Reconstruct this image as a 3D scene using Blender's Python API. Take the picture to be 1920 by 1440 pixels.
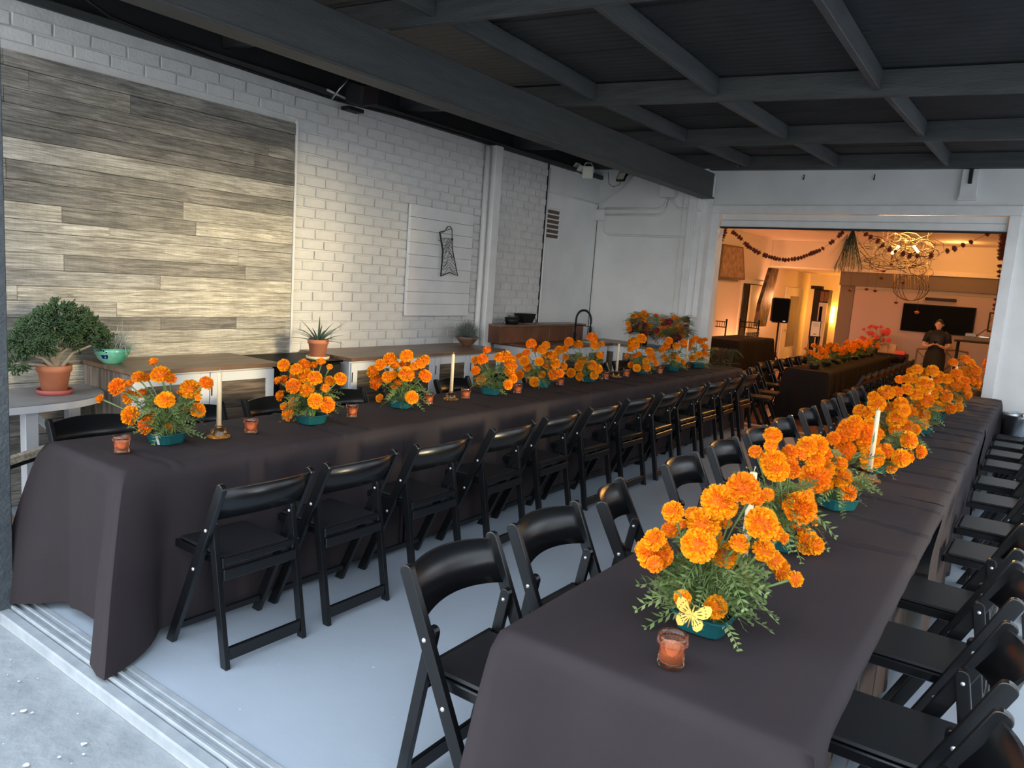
import bpy, math, random
from math import sin, cos, pi, radians, sqrt, atan2
from mathutils import Vector, Matrix, noise
random.seed(7)
rnd = random.Random(11)
SC = bpy.context.scene
COL = SC.collection
for o in list(bpy.data.objects): bpy.data.objects.remove(o)

# ------------------------------------------------------------------ camera
CAMZ = 1.62
def _rot(a, b, c):
    Rz = Matrix(((cos(a), sin(a), 0), (-sin(a), cos(a), 0), (0, 0, 1)))
    base = Matrix(((1, 0, 0), (0, 0, -1), (0, 1, 0)))
    Rx = Matrix(((1, 0, 0), (0, cos(b), -sin(b)), (0, sin(b), cos(b))))
    Rr = Matrix(((cos(c), -sin(c), 0), (sin(c), cos(c), 0), (0, 0, 1)))
    return Rr @ Rx @ base @ Rz
FPX = 1397.0
RM = _rot(.6115, .1405, .0715)
cam = bpy.data.cameras.new('camera')
cam.sensor_width = 36; cam.lens = FPX / 1920 * 36; cam.clip_end = 200; cam.clip_start = .05
camo = bpy.data.objects.new('camera', cam); COL.objects.link(camo)
m = Matrix.Identity(4)
for i in range(3):
    m[i][0] = RM[0][i]; m[i][1] = -RM[1][i]; m[i][2] = -RM[2][i]
m[2][3] = CAMZ
camo.matrix_world = m
SC.camera = camo
def ray(u, v):
    return RM.transposed() @ Vector(((u - 960) / FPX, (v - 720) / FPX, 1))
def at(u, v, x=None, y=None, z=None):
    d = ray(u, v)
    k = x / d.x if x is not None else (y / d.y if y is not None else (z - CAMZ) / d.z)
    p = d * k; p.z += CAMZ
    return p

# ------------------------------------------------------------------ light, sky, exposure
SC.view_settings.view_transform = 'Standard'
SC.view_settings.look = 'None'
SC.view_settings.gamma = 1
SC.view_settings.use_curve_mapping = False
SC.view_settings.exposure = 0.72
w = bpy.data.worlds.new('evening_sky'); SC.world = w; w.use_nodes = True
nt = w.node_tree; nt.nodes.clear()
out = nt.nodes.new('ShaderNodeOutputWorld'); bg = nt.nodes.new('ShaderNodeBackground')
tc = nt.nodes.new('ShaderNodeTexCoord'); sep = nt.nodes.new('ShaderNodeSeparateXYZ')
cr = nt.nodes.new('ShaderNodeValToRGB')
nt.links.new(tc.outputs['Generated'], sep.inputs[0]); nt.links.new(sep.outputs[2], cr.inputs[0])
cr.color_ramp.elements[0].position = 0.0; cr.color_ramp.elements[0].color = (.34, .34, .33, 1)
cr.color_ramp.elements[1].position = 1.0; cr.color_ramp.elements[1].color = (.62, .72, .86, 1)
e = cr.color_ramp.elements.new(0.03); e.color = (1.9, 1.86, 1.78, 1)
e = cr.color_ramp.elements.new(0.16); e.color = (1.55, 1.56, 1.56, 1)
e = cr.color_ramp.elements.new(0.35); e.color = (.62, .70, .80, 1)
bg.inputs[1].default_value = 2.2
nt.links.new(cr.outputs[0], bg.inputs[0]); nt.links.new(bg.outputs[0], out.inputs[0])
sun = bpy.data.lights.new('low_sun', 'SUN'); sun.energy = 1.95; sun.angle = radians(9); sun.color = (1, .80, .45)
suno = bpy.data.objects.new('low_sun', sun); COL.objects.link(suno); suno.location = (6, 3, 4)
suno.rotation_euler = Vector((-cos(radians(7.5)), -.04, -sin(radians(7.5)))).to_track_quat('-Z', 'Y').to_euler()

# ------------------------------------------------------------------ materials
def lin(c):
    return tuple(((x / 255) / 12.92 if x / 255 <= .04045 else ((x / 255 + .055) / 1.055) ** 2.4) for x in c)
def mat(name, col, rough=.5, metal=0, col2=None, nscale=6, nmix=(.35, .65), stretch=None, bump=0, bscale=None,
        spec=None, trans=0, emit=None, estr=0, detail=5, rand=None, sss=0, coat=0, ior=None, alpha=None):
    m = bpy.data.materials.new(name); m.use_nodes = True
    nt = m.node_tree; b = nt.nodes['Principled BSDF']
    b.inputs['Base Color'].default_value = (*col, 1); b.inputs['Roughness'].default_value = rough
    b.inputs['Metallic'].default_value = metal
    if spec is not None: b.inputs['Specular IOR Level'].default_value = spec
    if trans: b.inputs['Transmission Weight'].default_value = trans
    if ior: b.inputs['IOR'].default_value = ior
    if coat: b.inputs['Coat Weight'].default_value = coat
    if alpha: b.inputs['Alpha'].default_value = alpha
    if emit: b.inputs['Emission Color'].default_value = (*emit, 1); b.inputs['Emission Strength'].default_value = estr
    tc = nt.nodes.new('ShaderNodeTexCoord'); mp = nt.nodes.new('ShaderNodeMapping')
    nt.links.new(tc.outputs['Object'], mp.inputs[0])
    if stretch: mp.inputs['Scale'].default_value = stretch
    oi = nt.nodes.new('ShaderNodeObjectInfo')
    if col2:
        n = nt.nodes.new('ShaderNodeTexNoise'); n.inputs['Scale'].default_value = nscale; n.inputs['Detail'].default_value = detail
        nt.links.new(mp.outputs[0], n.inputs[0])
        r = nt.nodes.new('ShaderNodeValToRGB')
        r.color_ramp.elements[0].position = nmix[0]; r.color_ramp.elements[0].color = (*col, 1)
        r.color_ramp.elements[1].position = nmix[1]; r.color_ramp.elements[1].color = (*col2, 1)
        nt.links.new(n.outputs[0], r.inputs[0])
        src = r.outputs[0]
        if stretch:
            ad = nt.nodes.new('ShaderNodeVectorMath'); ad.operation = 'ADD'
            sc = nt.nodes.new('ShaderNodeMath'); sc.operation = 'MULTIPLY'; sc.inputs[1].default_value = 37
            nt.links.new(oi.outputs['Random'], sc.inputs[0]); nt.links.new(tc.outputs['Object'], ad.inputs[0]); nt.links.new(sc.outputs[0], ad.inputs[1])
            nt.links.new(ad.outputs[0], mp.inputs[0])
        if rand:
            hv = nt.nodes.new('ShaderNodeMapRange'); hv.inputs['To Min'].default_value = rand[0]; hv.inputs['To Max'].default_value = rand[1]
            nt.links.new(oi.outputs['Random'], hv.inputs['Value'])
            mx = nt.nodes.new('ShaderNodeVectorMath'); mx.operation = 'SCALE'
            nt.links.new(src, mx.inputs[0]); nt.links.new(hv.outputs[0], mx.inputs['Scale']); src = mx.outputs[0]
        nt.links.new(src, b.inputs['Base Color'])
    if bump:
        n2 = nt.nodes.new('ShaderNodeTexNoise'); n2.inputs['Scale'].default_value = bscale or nscale; n2.inputs['Detail'].default_value = 4
        nt.links.new(mp.outputs[0], n2.inputs[0])
        bp = nt.nodes.new('ShaderNodeBump'); bp.inputs['Strength'].default_value = bump; bp.inputs['Distance'].default_value = .01
        nt.links.new(n2.outputs[0], bp.inputs['Height']); nt.links.new(bp.outputs[0], b.inputs['Normal'])
    return m
M = {}
M['floor'] = mat('grey_floor_paint', (.42, .485, .555), .45, col2=(.46, .53, .60), nscale=1.6, bump=.15, bscale=14)
M['slab'] = mat('rough_concrete', (.30, .33, .35), .85, col2=(.40, .43, .445), nscale=5, bump=.6, bscale=22)
M['fleck'] = mat('white_paint_fleck', (.8, .82, .82), .7)
M['sill'] = mat('painted_sill', (.33, .37, .40), .6, col2=(.42, .46, .49), nscale=12, bump=.3)
M['brick'] = mat('white_painted_brick', (.60, .60, .59), .75, col2=(.68, .675, .66), nscale=9, bump=.35, bscale=45)
M['plaster'] = mat('white_painted_plaster', (.70, .705, .695), .75, col2=(.78, .785, .77), nscale=2.2, bump=.25, bscale=10)
M['trim'] = mat('white_trim_paint', (.70, .70, .69), .55, col2=(.76, .76, .75), nscale=6)
M['roof'] = mat('black_roof_paint', (.028, .029, .030), .5, col2=(.036, .037, .038), nscale=4)
M['beam'] = mat('black_beam_paint', (.042, .046, .047), .6, col2=(.056, .06, .061), nscale=3, stretch=(1, 1, 8), bump=.3, bscale=20)
M['xbeam'] = mat('lit_crossbeam_paint', (.052, .056, .057), .6, col2=(.075, .078, .078), nscale=3, stretch=(1, 1, 8), bump=.3, bscale=20)  # beam paint lightened for the light falling on crossbeams and joists
M['clothh'] = mat('hall_shade_linen', (.012, .010, .010), .8, spec=.2)  # the same table linen, darkened for the shade inside the hall
M['mauve'] = mat('mauve_wall_paint', (.42, .335, .36), .8)
M['post'] = mat('slate_post_paint', (.055, .068, .077), .5, col2=(.08, .093, .10), nscale=20, bump=.5, bscale=60)
M['plank'] = mat('weathered_plank', (.13, .125, .115), .8, col2=(.62, .58, .48), nscale=2.2, nmix=(.30, .66), stretch=(1, 1.2, 22), bump=.6, detail=9, rand=(.55, 1.12))
M['plankdark'] = mat('weathered_plank_dark', (.09, .09, .09), .8, col2=(.40, .39, .36), nscale=2.4, nmix=(.33, .72), stretch=(1, 1.2, 24), bump=.6, detail=9, rand=(.6, 1.1))
M['endplank'] = mat('reclaimed_end_board', (.11, .085, .065), .75, col2=(.30, .25, .20), nscale=3, stretch=(8, 8, .8), bump=.4, rand=(.6, 1.3))
M['doorplank'] = mat('brown_door_board', (.055, .04, .028), .7, col2=(.20, .15, .105), nscale=3, stretch=(1, 1.2, 16), bump=.4, rand=(.6, 1.3))
M['ctop'] = mat('walnut_counter_top', (.13, .075, .045), .35, col2=(.24, .145, .09), nscale=2.5, stretch=(14, 1, 1), bump=.1)
M['redwood'] = mat('redwood_board', (.11, .042, .022), .4, col2=(.19, .08, .045), nscale=2.5, stretch=(1, 3, 1), rand=(.8, 1.2))
M['white'] = mat('white_cabinet_paint', (.66, .68, .70), .45)
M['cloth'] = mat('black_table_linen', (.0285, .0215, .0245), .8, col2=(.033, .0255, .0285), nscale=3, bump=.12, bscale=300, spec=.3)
M['chair'] = mat('black_resin', (.007, .0078, .009), .27, spec=.5)
M['seat'] = mat('black_vinyl_seat', (.014, .015, .017), .42, spec=.5)
M['rivet'] = mat('bright_rivet', (.75, .75, .75), .3, metal=.6)
M['ora'] = mat('marigold_orange', (1.0, .30, .003), .6, col2=(1.0, .42, .007), nscale=25, rand=(.88, 1.06), spec=.2)
M['ora2'] = mat('marigold_deep_orange', (.98, .22, .003), .6, col2=(1.0, .32, .006), nscale=25, rand=(.85, 1.1), spec=.2)
M['core'] = mat('marigold_heart', (.72, .15, .002), .8)  # crevice shade between the petals, put into the core colour
M['leaf'] = mat('marigold_leaf', (.11, .18, .05), .55, col2=(.24, .32, .115), nscale=14)
M['stem'] = mat('marigold_stem', (.16, .26, .08), .5)
M['tray'] = mat('teal_plastic', (.008, .085, .095), .35)
M['tape'] = mat('clear_tape', (.55, .62, .65), .25)
M['amber'] = mat('amber_glass', (.62, .20, .03), .05, trans=.75, ior=1.45)
M['amberd'] = mat('brown_amber_glass', (.26, .07, .035), .07, trans=.7, ior=1.45)
M['wax'] = mat('peach_wax', (1.0, .62, .36), .5)
M['ivory'] = mat('ivory_wax', (.78, .63, .40), .4)
M['wick'] = mat('wick', (.7, .68, .6), .8)
M['gold'] = mat('brass_foil', (.72, .43, .08), .4, metal=.5)
M['terra'] = mat('terracotta', (.46, .155, .075), .8, col2=(.56, .21, .11), nscale=8)
M['saucer'] = mat('pink_clay_saucer', (.40, .095, .085), .6)
M['jade'] = mat('jade_leaf', (.03, .07, .028), .4, col2=(.07, .125, .045), nscale=10)
M['bark'] = mat('pale_bark', (.30, .26, .20), .85, col2=(.42, .37, .29), nscale=20, bump=.5)
M['air'] = mat('silver_airplant', (.44, .49, .46), .7)
M['spiky'] = mat('grey_spiky_leaf', (.15, .175, .16), .7, col2=(.25, .28, .26), nscale=20)
M['aloe'] = mat('aloe_leaf', (.055, .105, .075), .4)
M['glaze'] = mat('green_glaze', (.02, .28, .18), .12, col2=(.20, .55, .42), nscale=9, coat=.5)
M['cobalt'] = mat('cobalt_glaze', (.005, .018, .12), .15)
M['brownbowl'] = mat('brown_ceramic', (.10, .045, .03), .35, col2=(.2, .1, .06), nscale=20)
M['soil'] = mat('soil', (.05, .035, .025), .9)
M['black'] = mat('matte_black', (.008, .008, .009), .5, spec=.3)
M['blackm'] = mat('black_metal', (.015, .015, .016), .4, metal=.5)
M['screen'] = mat('tv_screen', (.001, .001, .0015), .45, spec=.05)
M['steel'] = mat('brushed_steel', (.55, .56, .57), .28, metal=1)
M['driftwood'] = mat('driftwood', (.22, .18, .13), .85, col2=(.38, .33, .26), nscale=6, stretch=(2, 10, 10), bump=.6)
M['ply'] = mat('plywood', (.30, .19, .115), .7, col2=(.38, .26, .17), nscale=4, stretch=(1, 1, 6))
M['grey'] = mat('grey_table_paint', (.24, .23, .225), .6, col2=(.30, .29, .28), nscale=7)
M['palegrey'] = mat('pale_table_edge', (.50, .51, .53), .6)
M['vent'] = mat('brown_vent_blade', (.09, .065, .045), .6)
M['hallwall'] = mat('hall_wall_paint', (.72, .66, .62), .8)
M['halldark'] = mat('hall_taupe_paint', (.16, .135, .13), .8)
M['hallfloor'] = mat('hall_wood_floor', (.20, .085, .055), .35, col2=(.29, .135, .09), nscale=3, stretch=(8, 1, 1))
M['bulb'] = mat('glowing_tube', (1, .7, .3), .5, emit=(1, .62, .18), estr=16)
M['twig'] = mat('chandelier_twig', (.045, .02, .008), .6)
M['crystal'] = mat('amber_crystal', (.8, .55, .3), .15, metal=.3)
M['rust'] = mat('silhouette_marigold', (.20, .03, .010), .8, col2=(.28, .05, .014), nscale=10)  # marigold colour darkened to read as silhouettes in the opening
M['palm'] = mat('palm_leaf', (.03, .05, .018), .5)
M['crimson'] = mat('crimson_petal', (.22, .004, .018), .6)
M['fern'] = mat('bronze_fern', (.16, .055, .025), .7)
M['skin'] = mat('skin', (.62, .36, .26), .5)
M['hair'] = mat('dark_hair', (.018, .010, .008), .5)
M['dress'] = mat('black_dress', (.006, .006, .007), .75)
M['cream'] = mat('cream_door_paint', (.75, .72, .52), .5)
M['paper'] = mat('paper', (.85, .82, .80), .6)
M['kraft'] = mat('kraft_paper', (.55, .38, .26), .7)
M['sconce'] = mat('sconce_glow', (1, .6, .15), .5, emit=(1, .45, .04), estr=14)
M['canvas'] = mat('aged_canvas', (.24, .15, .11), .7, col2=(.44, .30, .23), nscale=9)
M['brownframe'] = mat('gilt_brown_frame', (.14, .09, .03), .5)
M['slabart'] = mat('burl_wood', (.035, .02, .013), .6, col2=(.26, .17, .12), nscale=8, stretch=(1, 1, .5), nmix=(.4, .7))
M['frost'] = mat('frosted_pane', (.25, .24, .26), .25)
M['clear'] = mat('clear_plastic', (.8, .85, .88), .1, trans=.8, ior=1.4)
M['blue'] = mat('blue_cloth', (.10, .32, .52), .7)
M['lampw'] = mat('lamp_lens', (.8, .78, .62), .3)
M['cable'] = mat('black_cable', (.01, .01, .01), .5)
M['pink'] = mat('pink_petal', (.75, .09, .10), .6, rand=(.8, 1.1))

def plank_mat(name, lo, hi, dark):
    m = bpy.data.materials.new(name); m.use_nodes = True; nt = m.node_tree; b = nt.nodes['Principled BSDF']; b.inputs['Roughness'].default_value = .8
    L = nt.links.new; N = nt.nodes.new
    tc = N('ShaderNodeTexCoord'); oi = N('ShaderNodeObjectInfo'); sc = N('ShaderNodeMath'); sc.operation = 'MULTIPLY'; sc.inputs[1].default_value = 53
    L(oi.outputs['Random'], sc.inputs[0]); ad = N('ShaderNodeVectorMath'); ad.operation = 'ADD'; L(tc.outputs['Object'], ad.inputs[0]); L(sc.outputs[0], ad.inputs[1])
    def nz(scale, st, det, rough=.6, dist=0):
        mp = N('ShaderNodeMapping'); mp.inputs['Scale'].default_value = st; L(ad.outputs[0], mp.inputs[0])
        n = N('ShaderNodeTexNoise'); n.inputs['Scale'].default_value = scale; n.inputs['Detail'].default_value = det; n.inputs['Roughness'].default_value = rough; n.inputs['Distortion'].default_value = dist
        L(mp.outputs[0], n.inputs[0]); return n.outputs[0]
    grain = nz(3.2, (1, .8, 20), 9, .74, 1.4); fine = nz(9, (1, 1, 34), 5, .7, .3); worn = nz(2.6, (1, 1, 3.5), 4, .6); saw = nz(30, (1, 3.2, .25), 3, .6)
    def ramp(src, a, c, ca, cc):
        r = N('ShaderNodeValToRGB'); r.color_ramp.elements[0].position = a; r.color_ramp.elements[1].position = c; r.color_ramp.elements[0].color = (*ca, 1); r.color_ramp.elements[1].color = (*cc, 1); L(src, r.inputs[0]); return r.outputs[0]
    def mix(t, f, A, B, fac=None):
        x = N('ShaderNodeMix'); x.data_type = 'RGBA'; x.blend_type = t; x.inputs[0].default_value = f
        if fac: L(fac, x.inputs[0])
        L(A, x.inputs[6]); L(B, x.inputs[7]); return x.outputs[2]
    base = ramp(worn, .35, .65, lo, hi)
    tone = ramp(oi.outputs['Random'], 0, 1, (dark,) * 3, (1.08, 1.06, 1.0))
    c = mix('MULTIPLY', 1, base, tone)
    g = ramp(grain, .42, .60, (.36, .34, .31), (1, 1, 1)); c = mix('MULTIPLY', .85, c, g)
    f = ramp(fine, .40, .58, (.45, .43, .40), (1.06, 1.06, 1.06)); c = mix('MULTIPLY', .5, c, f)
    s_ = ramp(saw, .38, .6, (.72, .71, .68), (1.05, 1.05, 1.05)); c = mix('MULTIPLY', .22, c, s_)
    L(c, b.inputs['Base Color'])
    bp = N('ShaderNodeBump'); bp.inputs['Strength'].default_value = .5; bp.inputs['Distance'].default_value = .004; L(grain, bp.inputs['Height']); L(bp.outputs[0], b.inputs['Normal'])
    return m
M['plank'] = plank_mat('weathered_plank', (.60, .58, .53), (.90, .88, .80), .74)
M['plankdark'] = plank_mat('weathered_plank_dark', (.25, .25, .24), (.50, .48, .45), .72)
def thin_glass(name, tint, rough=.04, gl=.10):
    m = bpy.data.materials.new(name); m.use_nodes = True; nt = m.node_tree; nt.nodes.clear(); L = nt.links.new; N = nt.nodes.new
    o = N('ShaderNodeOutputMaterial'); t = N('ShaderNodeBsdfTransparent'); t.inputs[0].default_value = (*tint, 1); g = N('ShaderNodeBsdfGlossy'); g.inputs['Roughness'].default_value = rough; g.inputs[0].default_value = (1, .97, .94, 1)
    lw = N('ShaderNodeLayerWeight'); lw.inputs[0].default_value = .25; mr = N('ShaderNodeMapRange'); mr.inputs['To Min'].default_value = gl * .4; mr.inputs['To Max'].default_value = .55; L(lw.outputs['Fresnel'], mr.inputs[0])
    x = N('ShaderNodeMixShader'); L(mr.outputs[0], x.inputs[0]); L(t.outputs[0], x.inputs[1]); L(g.outputs[0], x.inputs[2]); L(x.outputs[0], o.inputs[0]); return m
M['amber'] = thin_glass('amber_glass', (.97, .76, .42))
M['amberd'] = thin_glass('brown_amber_glass', (.90, .72, .64))
M['clear'] = thin_glass('clear_glass', (.86, .90, .92))
# ------------------------------------------------------------------ mesh helpers
class MB:
    def __init__(s): s.v = []; s.f = []; s.sm = []
    def add(s, vs, fs, smooth=False):
        k = len(s.v); s.v += [tuple(p) for p in vs]; s.f += [tuple(i + k for i in f) for f in fs]; s.sm += [smooth] * len(fs)
        return s
    def box(s, a, b):
        x0, y0, z0 = a; x1, y1, z1 = b
        if x0 > x1: x0, x1 = x1, x0
        if y0 > y1: y0, y1 = y1, y0
        if z0 > z1: z0, z1 = z1, z0
        v = [(x0, y0, z0), (x1, y0, z0), (x1, y1, z0), (x0, y1, z0), (x0, y0, z1), (x1, y0, z1), (x1, y1, z1), (x0, y1, z1)]
        return s.add(v, [(0, 3, 2, 1), (4, 5, 6, 7), (0, 1, 5, 4), (1, 2, 6, 5), (2, 3, 7, 6), (3, 0, 4, 7)])
    def cbox(s, a, b, c=.004):
        # box with all edges chamfered
        lo = [min(a[i], b[i]) for i in range(3)]; hi = [max(a[i], b[i]) for i in range(3)]
        c = min([c] + [(hi[i] - lo[i]) * .45 for i in range(3)])
        v = []; idx = {}
        for ix in (0, 1):
            for iy in (0, 1):
                for iz in (0, 1):
                    for ax in range(3):
                        p = [(lo, hi)[q][k] for k, q in enumerate((ix, iy, iz))]
                        for k, q in enumerate((ix, iy, iz)):
                            if k != ax: p[k] += c * (1 - 2 * q)
                        idx[(ix, iy, iz, ax)] = len(v); v.append(p)
        f = []
        I = lambda c3, ax: idx[(*c3, ax)]
        for ax in range(3):
            u, w_ = [(1, 2), (2, 0), (0, 1)][ax]
            for q in (0, 1):
                cs = []
                for (a_, b_) in ((0, 0), (1, 0), (1, 1), (0, 1)):
                    t = [0, 0, 0]; t[ax] = q; t[u] = a_; t[w_] = b_; cs.append(I(t, ax))
                f.append(tuple(cs if q else cs[::-1]))
            # edges along axis ax
            for a_ in (0, 1):
                for b_ in (0, 1):
                    t0 = [0, 0, 0]; t0[u] = a_; t0[w_] = b_; t1 = list(t0); t1[ax] = 1
                    q4 = (I(t0, u), I(t1, u), I(t1, w_), I(t0, w_))
                    f.append(q4 if a_ == b_ else q4[::-1])
        for ix in (0, 1):
            for iy in (0, 1):
                for iz in (0, 1):
                    t = (I((ix, iy, iz), 0), I((ix, iy, iz), 1), I((ix, iy, iz), 2))
                    f.append(t if (ix + iy + iz) % 2 else t[::-1])
        return s.add(v, f)
    def tube(s, pts, r, n=8, cap=True, smooth=True, flat=None):
        pts = [Vector(p) for p in pts]; rs = r if isinstance(r, (list, tuple)) else [r] * len(pts)
        k = len(s.v); up = Vector((0, 0, 1)); N = None
        for i, p in enumerate(pts):
            t = (pts[min(i + 1, len(pts) - 1)] - pts[max(i - 1, 0)]).normalized()
            if N is None:
                N = t.cross(up if abs(t.z) < .9 else Vector((1, 0, 0))).normalized()
            else:
                N = (N - t * N.dot(t)).normalized()
            B = t.cross(N)
            for j in range(n):
                a = 2 * pi * j / n
                s.v.append(tuple(p + (N * cos(a) + B * sin(a)) * rs[i]))
        for i in range(len(pts) - 1):
            for j in range(n):
                a = k + i * n + j; b = k + i * n + (j + 1) % n
                s.f.append((a, b, b + n, a + n)); s.sm.append(smooth)
        if cap:
            s.f.append(tuple(k + j for j in range(n))[::-1]); s.sm.append(False)
            s.f.append(tuple(k + (len(pts) - 1) * n + j for j in range(n))); s.sm.append(False)
        return s
    def lathe(s, prof, n=24, c=(0, 0, 0), smooth=True, rib=0, nr=0):
        k = len(s.v)
        for (r, z) in prof:
            for j in range(n):
                a = 2 * pi * j / n; rr = r * (1 + rib * (1 if (nr and j % 2) else 0))
                s.v.append((c[0] + rr * cos(a), c[1] + rr * sin(a), c[2] + z))
        for i in range(len(prof) - 1):
            for j in range(n):
                a = k + i * n + j; b = k + i * n + (j + 1) % n
                s.f.append((a, b, b + n, a + n)); s.sm.append(smooth)
        return s
    def bar(s, p, q, w_, t, up=(0, 0, 1)):
        # rectangular bar from p to q; w_ across 'side', t along 'up'
        p = Vector(p); q = Vector(q); d = (q - p).normalized(); side = d.cross(Vector(up)).normalized(); u = side.cross(d)
        v = [P + side * (a * w_ / 2) + u * (b * t / 2) for P in (p, q) for a, b in ((-1, -1), (1, -1), (1, 1), (-1, 1))]
        return s.add(v, [(0, 3, 2, 1)[::-1], (4, 5, 6, 7)[::-1], (0, 1, 5, 4)[::-1], (1, 2, 6, 5)[::-1], (2, 3, 7, 6)[::-1], (3, 0, 4, 7)[::-1]])
    def quad(s, a, b, c, d): return s.add([a, b, c, d], [(0, 1, 2, 3)])
    def ball(s, c, r, n=10, mz=1):
        pr = [(max(1e-5, sin(pi * i / n)) * r, -cos(pi * i / n) * r * mz) for i in range(n + 1)]
        return s.lathe(pr, n + 2, c)
    def mesh(s, name, m):
        me = bpy.data.meshes.new(name); me.from_pydata(s.v, [], s.f)
        me.polygons.foreach_set('use_smooth', s.sm)
        me.materials.append(m); me.update(); return me
    def obj(s, name, m, parent=None, **kw):
        return mk(name, s.mesh(name, M[m] if isinstance(m, str) else m), parent, **kw)
def mk(name, me, parent=None, loc=(0, 0, 0), rot=(0, 0, 0), scale=None, label=None, kind=None, cat=None, group=None):
    o = bpy.data.objects.new(name, me); COL.objects.link(o)
    if parent: o.parent = parent
    o.location = loc; o.rotation_euler = rot
    if scale: o.scale = scale if isinstance(scale, (tuple, list)) else (scale,) * 3
    if label: o['label'] = label
    if kind: o['kind'] = kind
    if cat: o['category'] = cat
    if group: o['group'] = group
    return o
def thing(name, label, cat, loc=(0, 0, 0), rz=0, group=None, kind=None):
    return mk(name, None, None, loc, (0, 0, rz), label=label, cat=cat, group=group, kind=kind)
def struct(name, mb, m, **kw): return mb.obj(name, m, kind='structure', **kw)
def sroot(name, **kw): return mk(name, None, kind='structure', **kw)
def copy_tree(o, parent=None):
    c = o.copy(); COL.objects.link(c); c.parent = parent
    for ch in kids.get(o.name, []): copy_tree(ch, c)
    return c
kids = {}
def index_kids(root):
    allo = [o for o in bpy.data.objects if o.parent]
    for o in allo: pass
    kids.clear()
    for o in allo: kids.setdefault(o.parent.name, []).append(o)
def bevel_obj(o, w_=.003, seg=2):
    import bmesh
    bm = bmesh.new(); bm.from_mesh(o.data); bmesh.ops.recalc_face_normals(bm, faces=bm.faces)
    es = [e for e in bm.edges if len(e.link_faces) == 2 and e.calc_face_angle(0) > .9]
    bmesh.ops.bevel(bm, geom=es, offset=w_, segments=seg, profile=.6, affect='EDGES', clamp_overlap=True)
    bm.to_mesh(o.data); bm.free()
def skinned(name, joints, edges, m, parent=None, sub=2, root=0, **kw):
    me = bpy.data.meshes.new(name); me.from_pydata([j[0] for j in joints], edges, []); me.update()
    o = bpy.data.objects.new(name + '_tmp', me); COL.objects.link(o)
    sk = o.modifiers.new('s', 'SKIN')
    for i, j in enumerate(joints):
        r = j[1]; me.skin_vertices[0].data[i].radius = r if isinstance(r, tuple) else (r, r)
        me.skin_vertices[0].data[i].use_root = (i == root)
    sb = o.modifiers.new('b', 'SUBSURF'); sb.levels = sub; sb.render_levels = sub
    dg = bpy.context.evaluated_depsgraph_get(); dg.update()
    ev = o.evaluated_get(dg); m2 = bpy.data.meshes.new_from_object(ev)
    bpy.data.objects.remove(o)
    for p in m2.polygons: p.use_smooth = True
    m2.materials.clear(); m2.materials.append(M[m])
    return mk(name, m2, parent, **kw)
ORD = ['first', 'second', 'third', 'fourth', 'fifth', 'sixth', 'seventh', 'eighth', 'ninth', 'tenth', 'eleventh', 'twelfth', 'thirteenth', 'fourteenth']
# ------------------------------------------------------------------ setting: floors
WX = -5.05      # left wall plane
BY = 9.18       # opening wall plane
def grid_plane(x0, x1, y0, y1, z, nx, ny, f=None):
    b = MB(); vs = []
    for j in range(ny + 1):
        for i in range(nx + 1):
            x = x0 + (x1 - x0) * i / nx; y = y0 + (y1 - y0) * j / ny
            vs.append((x, y, z + (f(x, y) if f else 0)))
    fs = [(j * (nx + 1) + i, j * (nx + 1) + i + 1, (j + 1) * (nx + 1) + i + 1, (j + 1) * (nx + 1) + i) for j in range(ny) for i in range(nx)]
    return b.add(vs, fs)
struct('floor', MB().box((-5.3, 1.44, -.2), (3.2, BY + .3, 0)), 'floor')
# thin scored joints in the painted boards of the floor
jb = MB()
for k in range(8):
    y = 1.9 + k * 1.0
    jb.box((-5.0, y, 0.0002), (3.0, y + .004, .0006))
for x in (-3.0, -1.8, -.6): jb.box((x, 1.46, .0002), (x + .004, 9.0, .0006))
sl = struct('floor_outer_slab', grid_plane(-9, 5, -5, 1.28, -.055, 60, 30, lambda x, y: .004 * noise.noise(Vector((x * 2, y * 2, 0)))), 'slab')
fl = MB()
r2 = random.Random(4)
for i in range(70):
    p = at(r2.uniform(0, 520), r2.uniform(1170, 1440), z=-.05)
    if p.y > 1.2: continue
    s_ = r2.choice((.003, .004, .006, .011)); n = 7; ring = []
    for j in range(n):
        a = 2 * pi * j / n; q = s_ * r2.uniform(.6, 1.3); ring.append((p.x + q * cos(a), p.y + q * sin(a), -.047))
    fl.add(ring, [tuple(range(n))])
fl.obj('paint_flecks', 'fleck', sl, kind='stuff')
fl2 = MB()
for (u, v, s_) in ((700, 1251, .007), (565, 1165, .004), (950, 1192, .004), (450, 1330, .004), (820, 1330, .004), (523, 1245, .003), (740, 1345, .003), (700, 1115, .003)):
    p = at(u, v, z=.001); fl2.add([(p.x + s_ * cos(a), p.y + s_ * .7 * sin(a), .0012) for a in [k * pi / 3 for k in range(6)]], [tuple(range(6))])
fl2.obj('paint_drips', 'fleck', bpy.data.objects['floor'], kind='stuff')
# door track sill: kerb face, groove, ridges, with one cut joint
sr = sroot('trim_1')
for i, (a, b_) in enumerate(((-9, -1.95), (-1.94, 5))):
    MB().cbox((a, 1.285, -.12), (b_, 1.335, -.008), .006).obj('sill_kerb', 'sill', sr)
MB().cbox((-9, 1.337, -.12), (5, 1.352, .004), .003).obj('track_rail', 'sill', sr)
MB().box((-9, 1.352, -.12), (5, 1.372, -.012)).obj('track_groove', 'sill', sr)
MB().cbox((-9, 1.372, -.12), (5, 1.388, .006), .003).obj('track_rail', 'sill', sr)
MB().box((-9, 1.388, -.12), (5, 1.41, -.006)).obj('track_groove', 'sill', sr)
MB().cbox((-9, 1.41, -.12), (5, 1.4399, .003), .004).obj('sill_edge', 'sill', sr)
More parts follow.
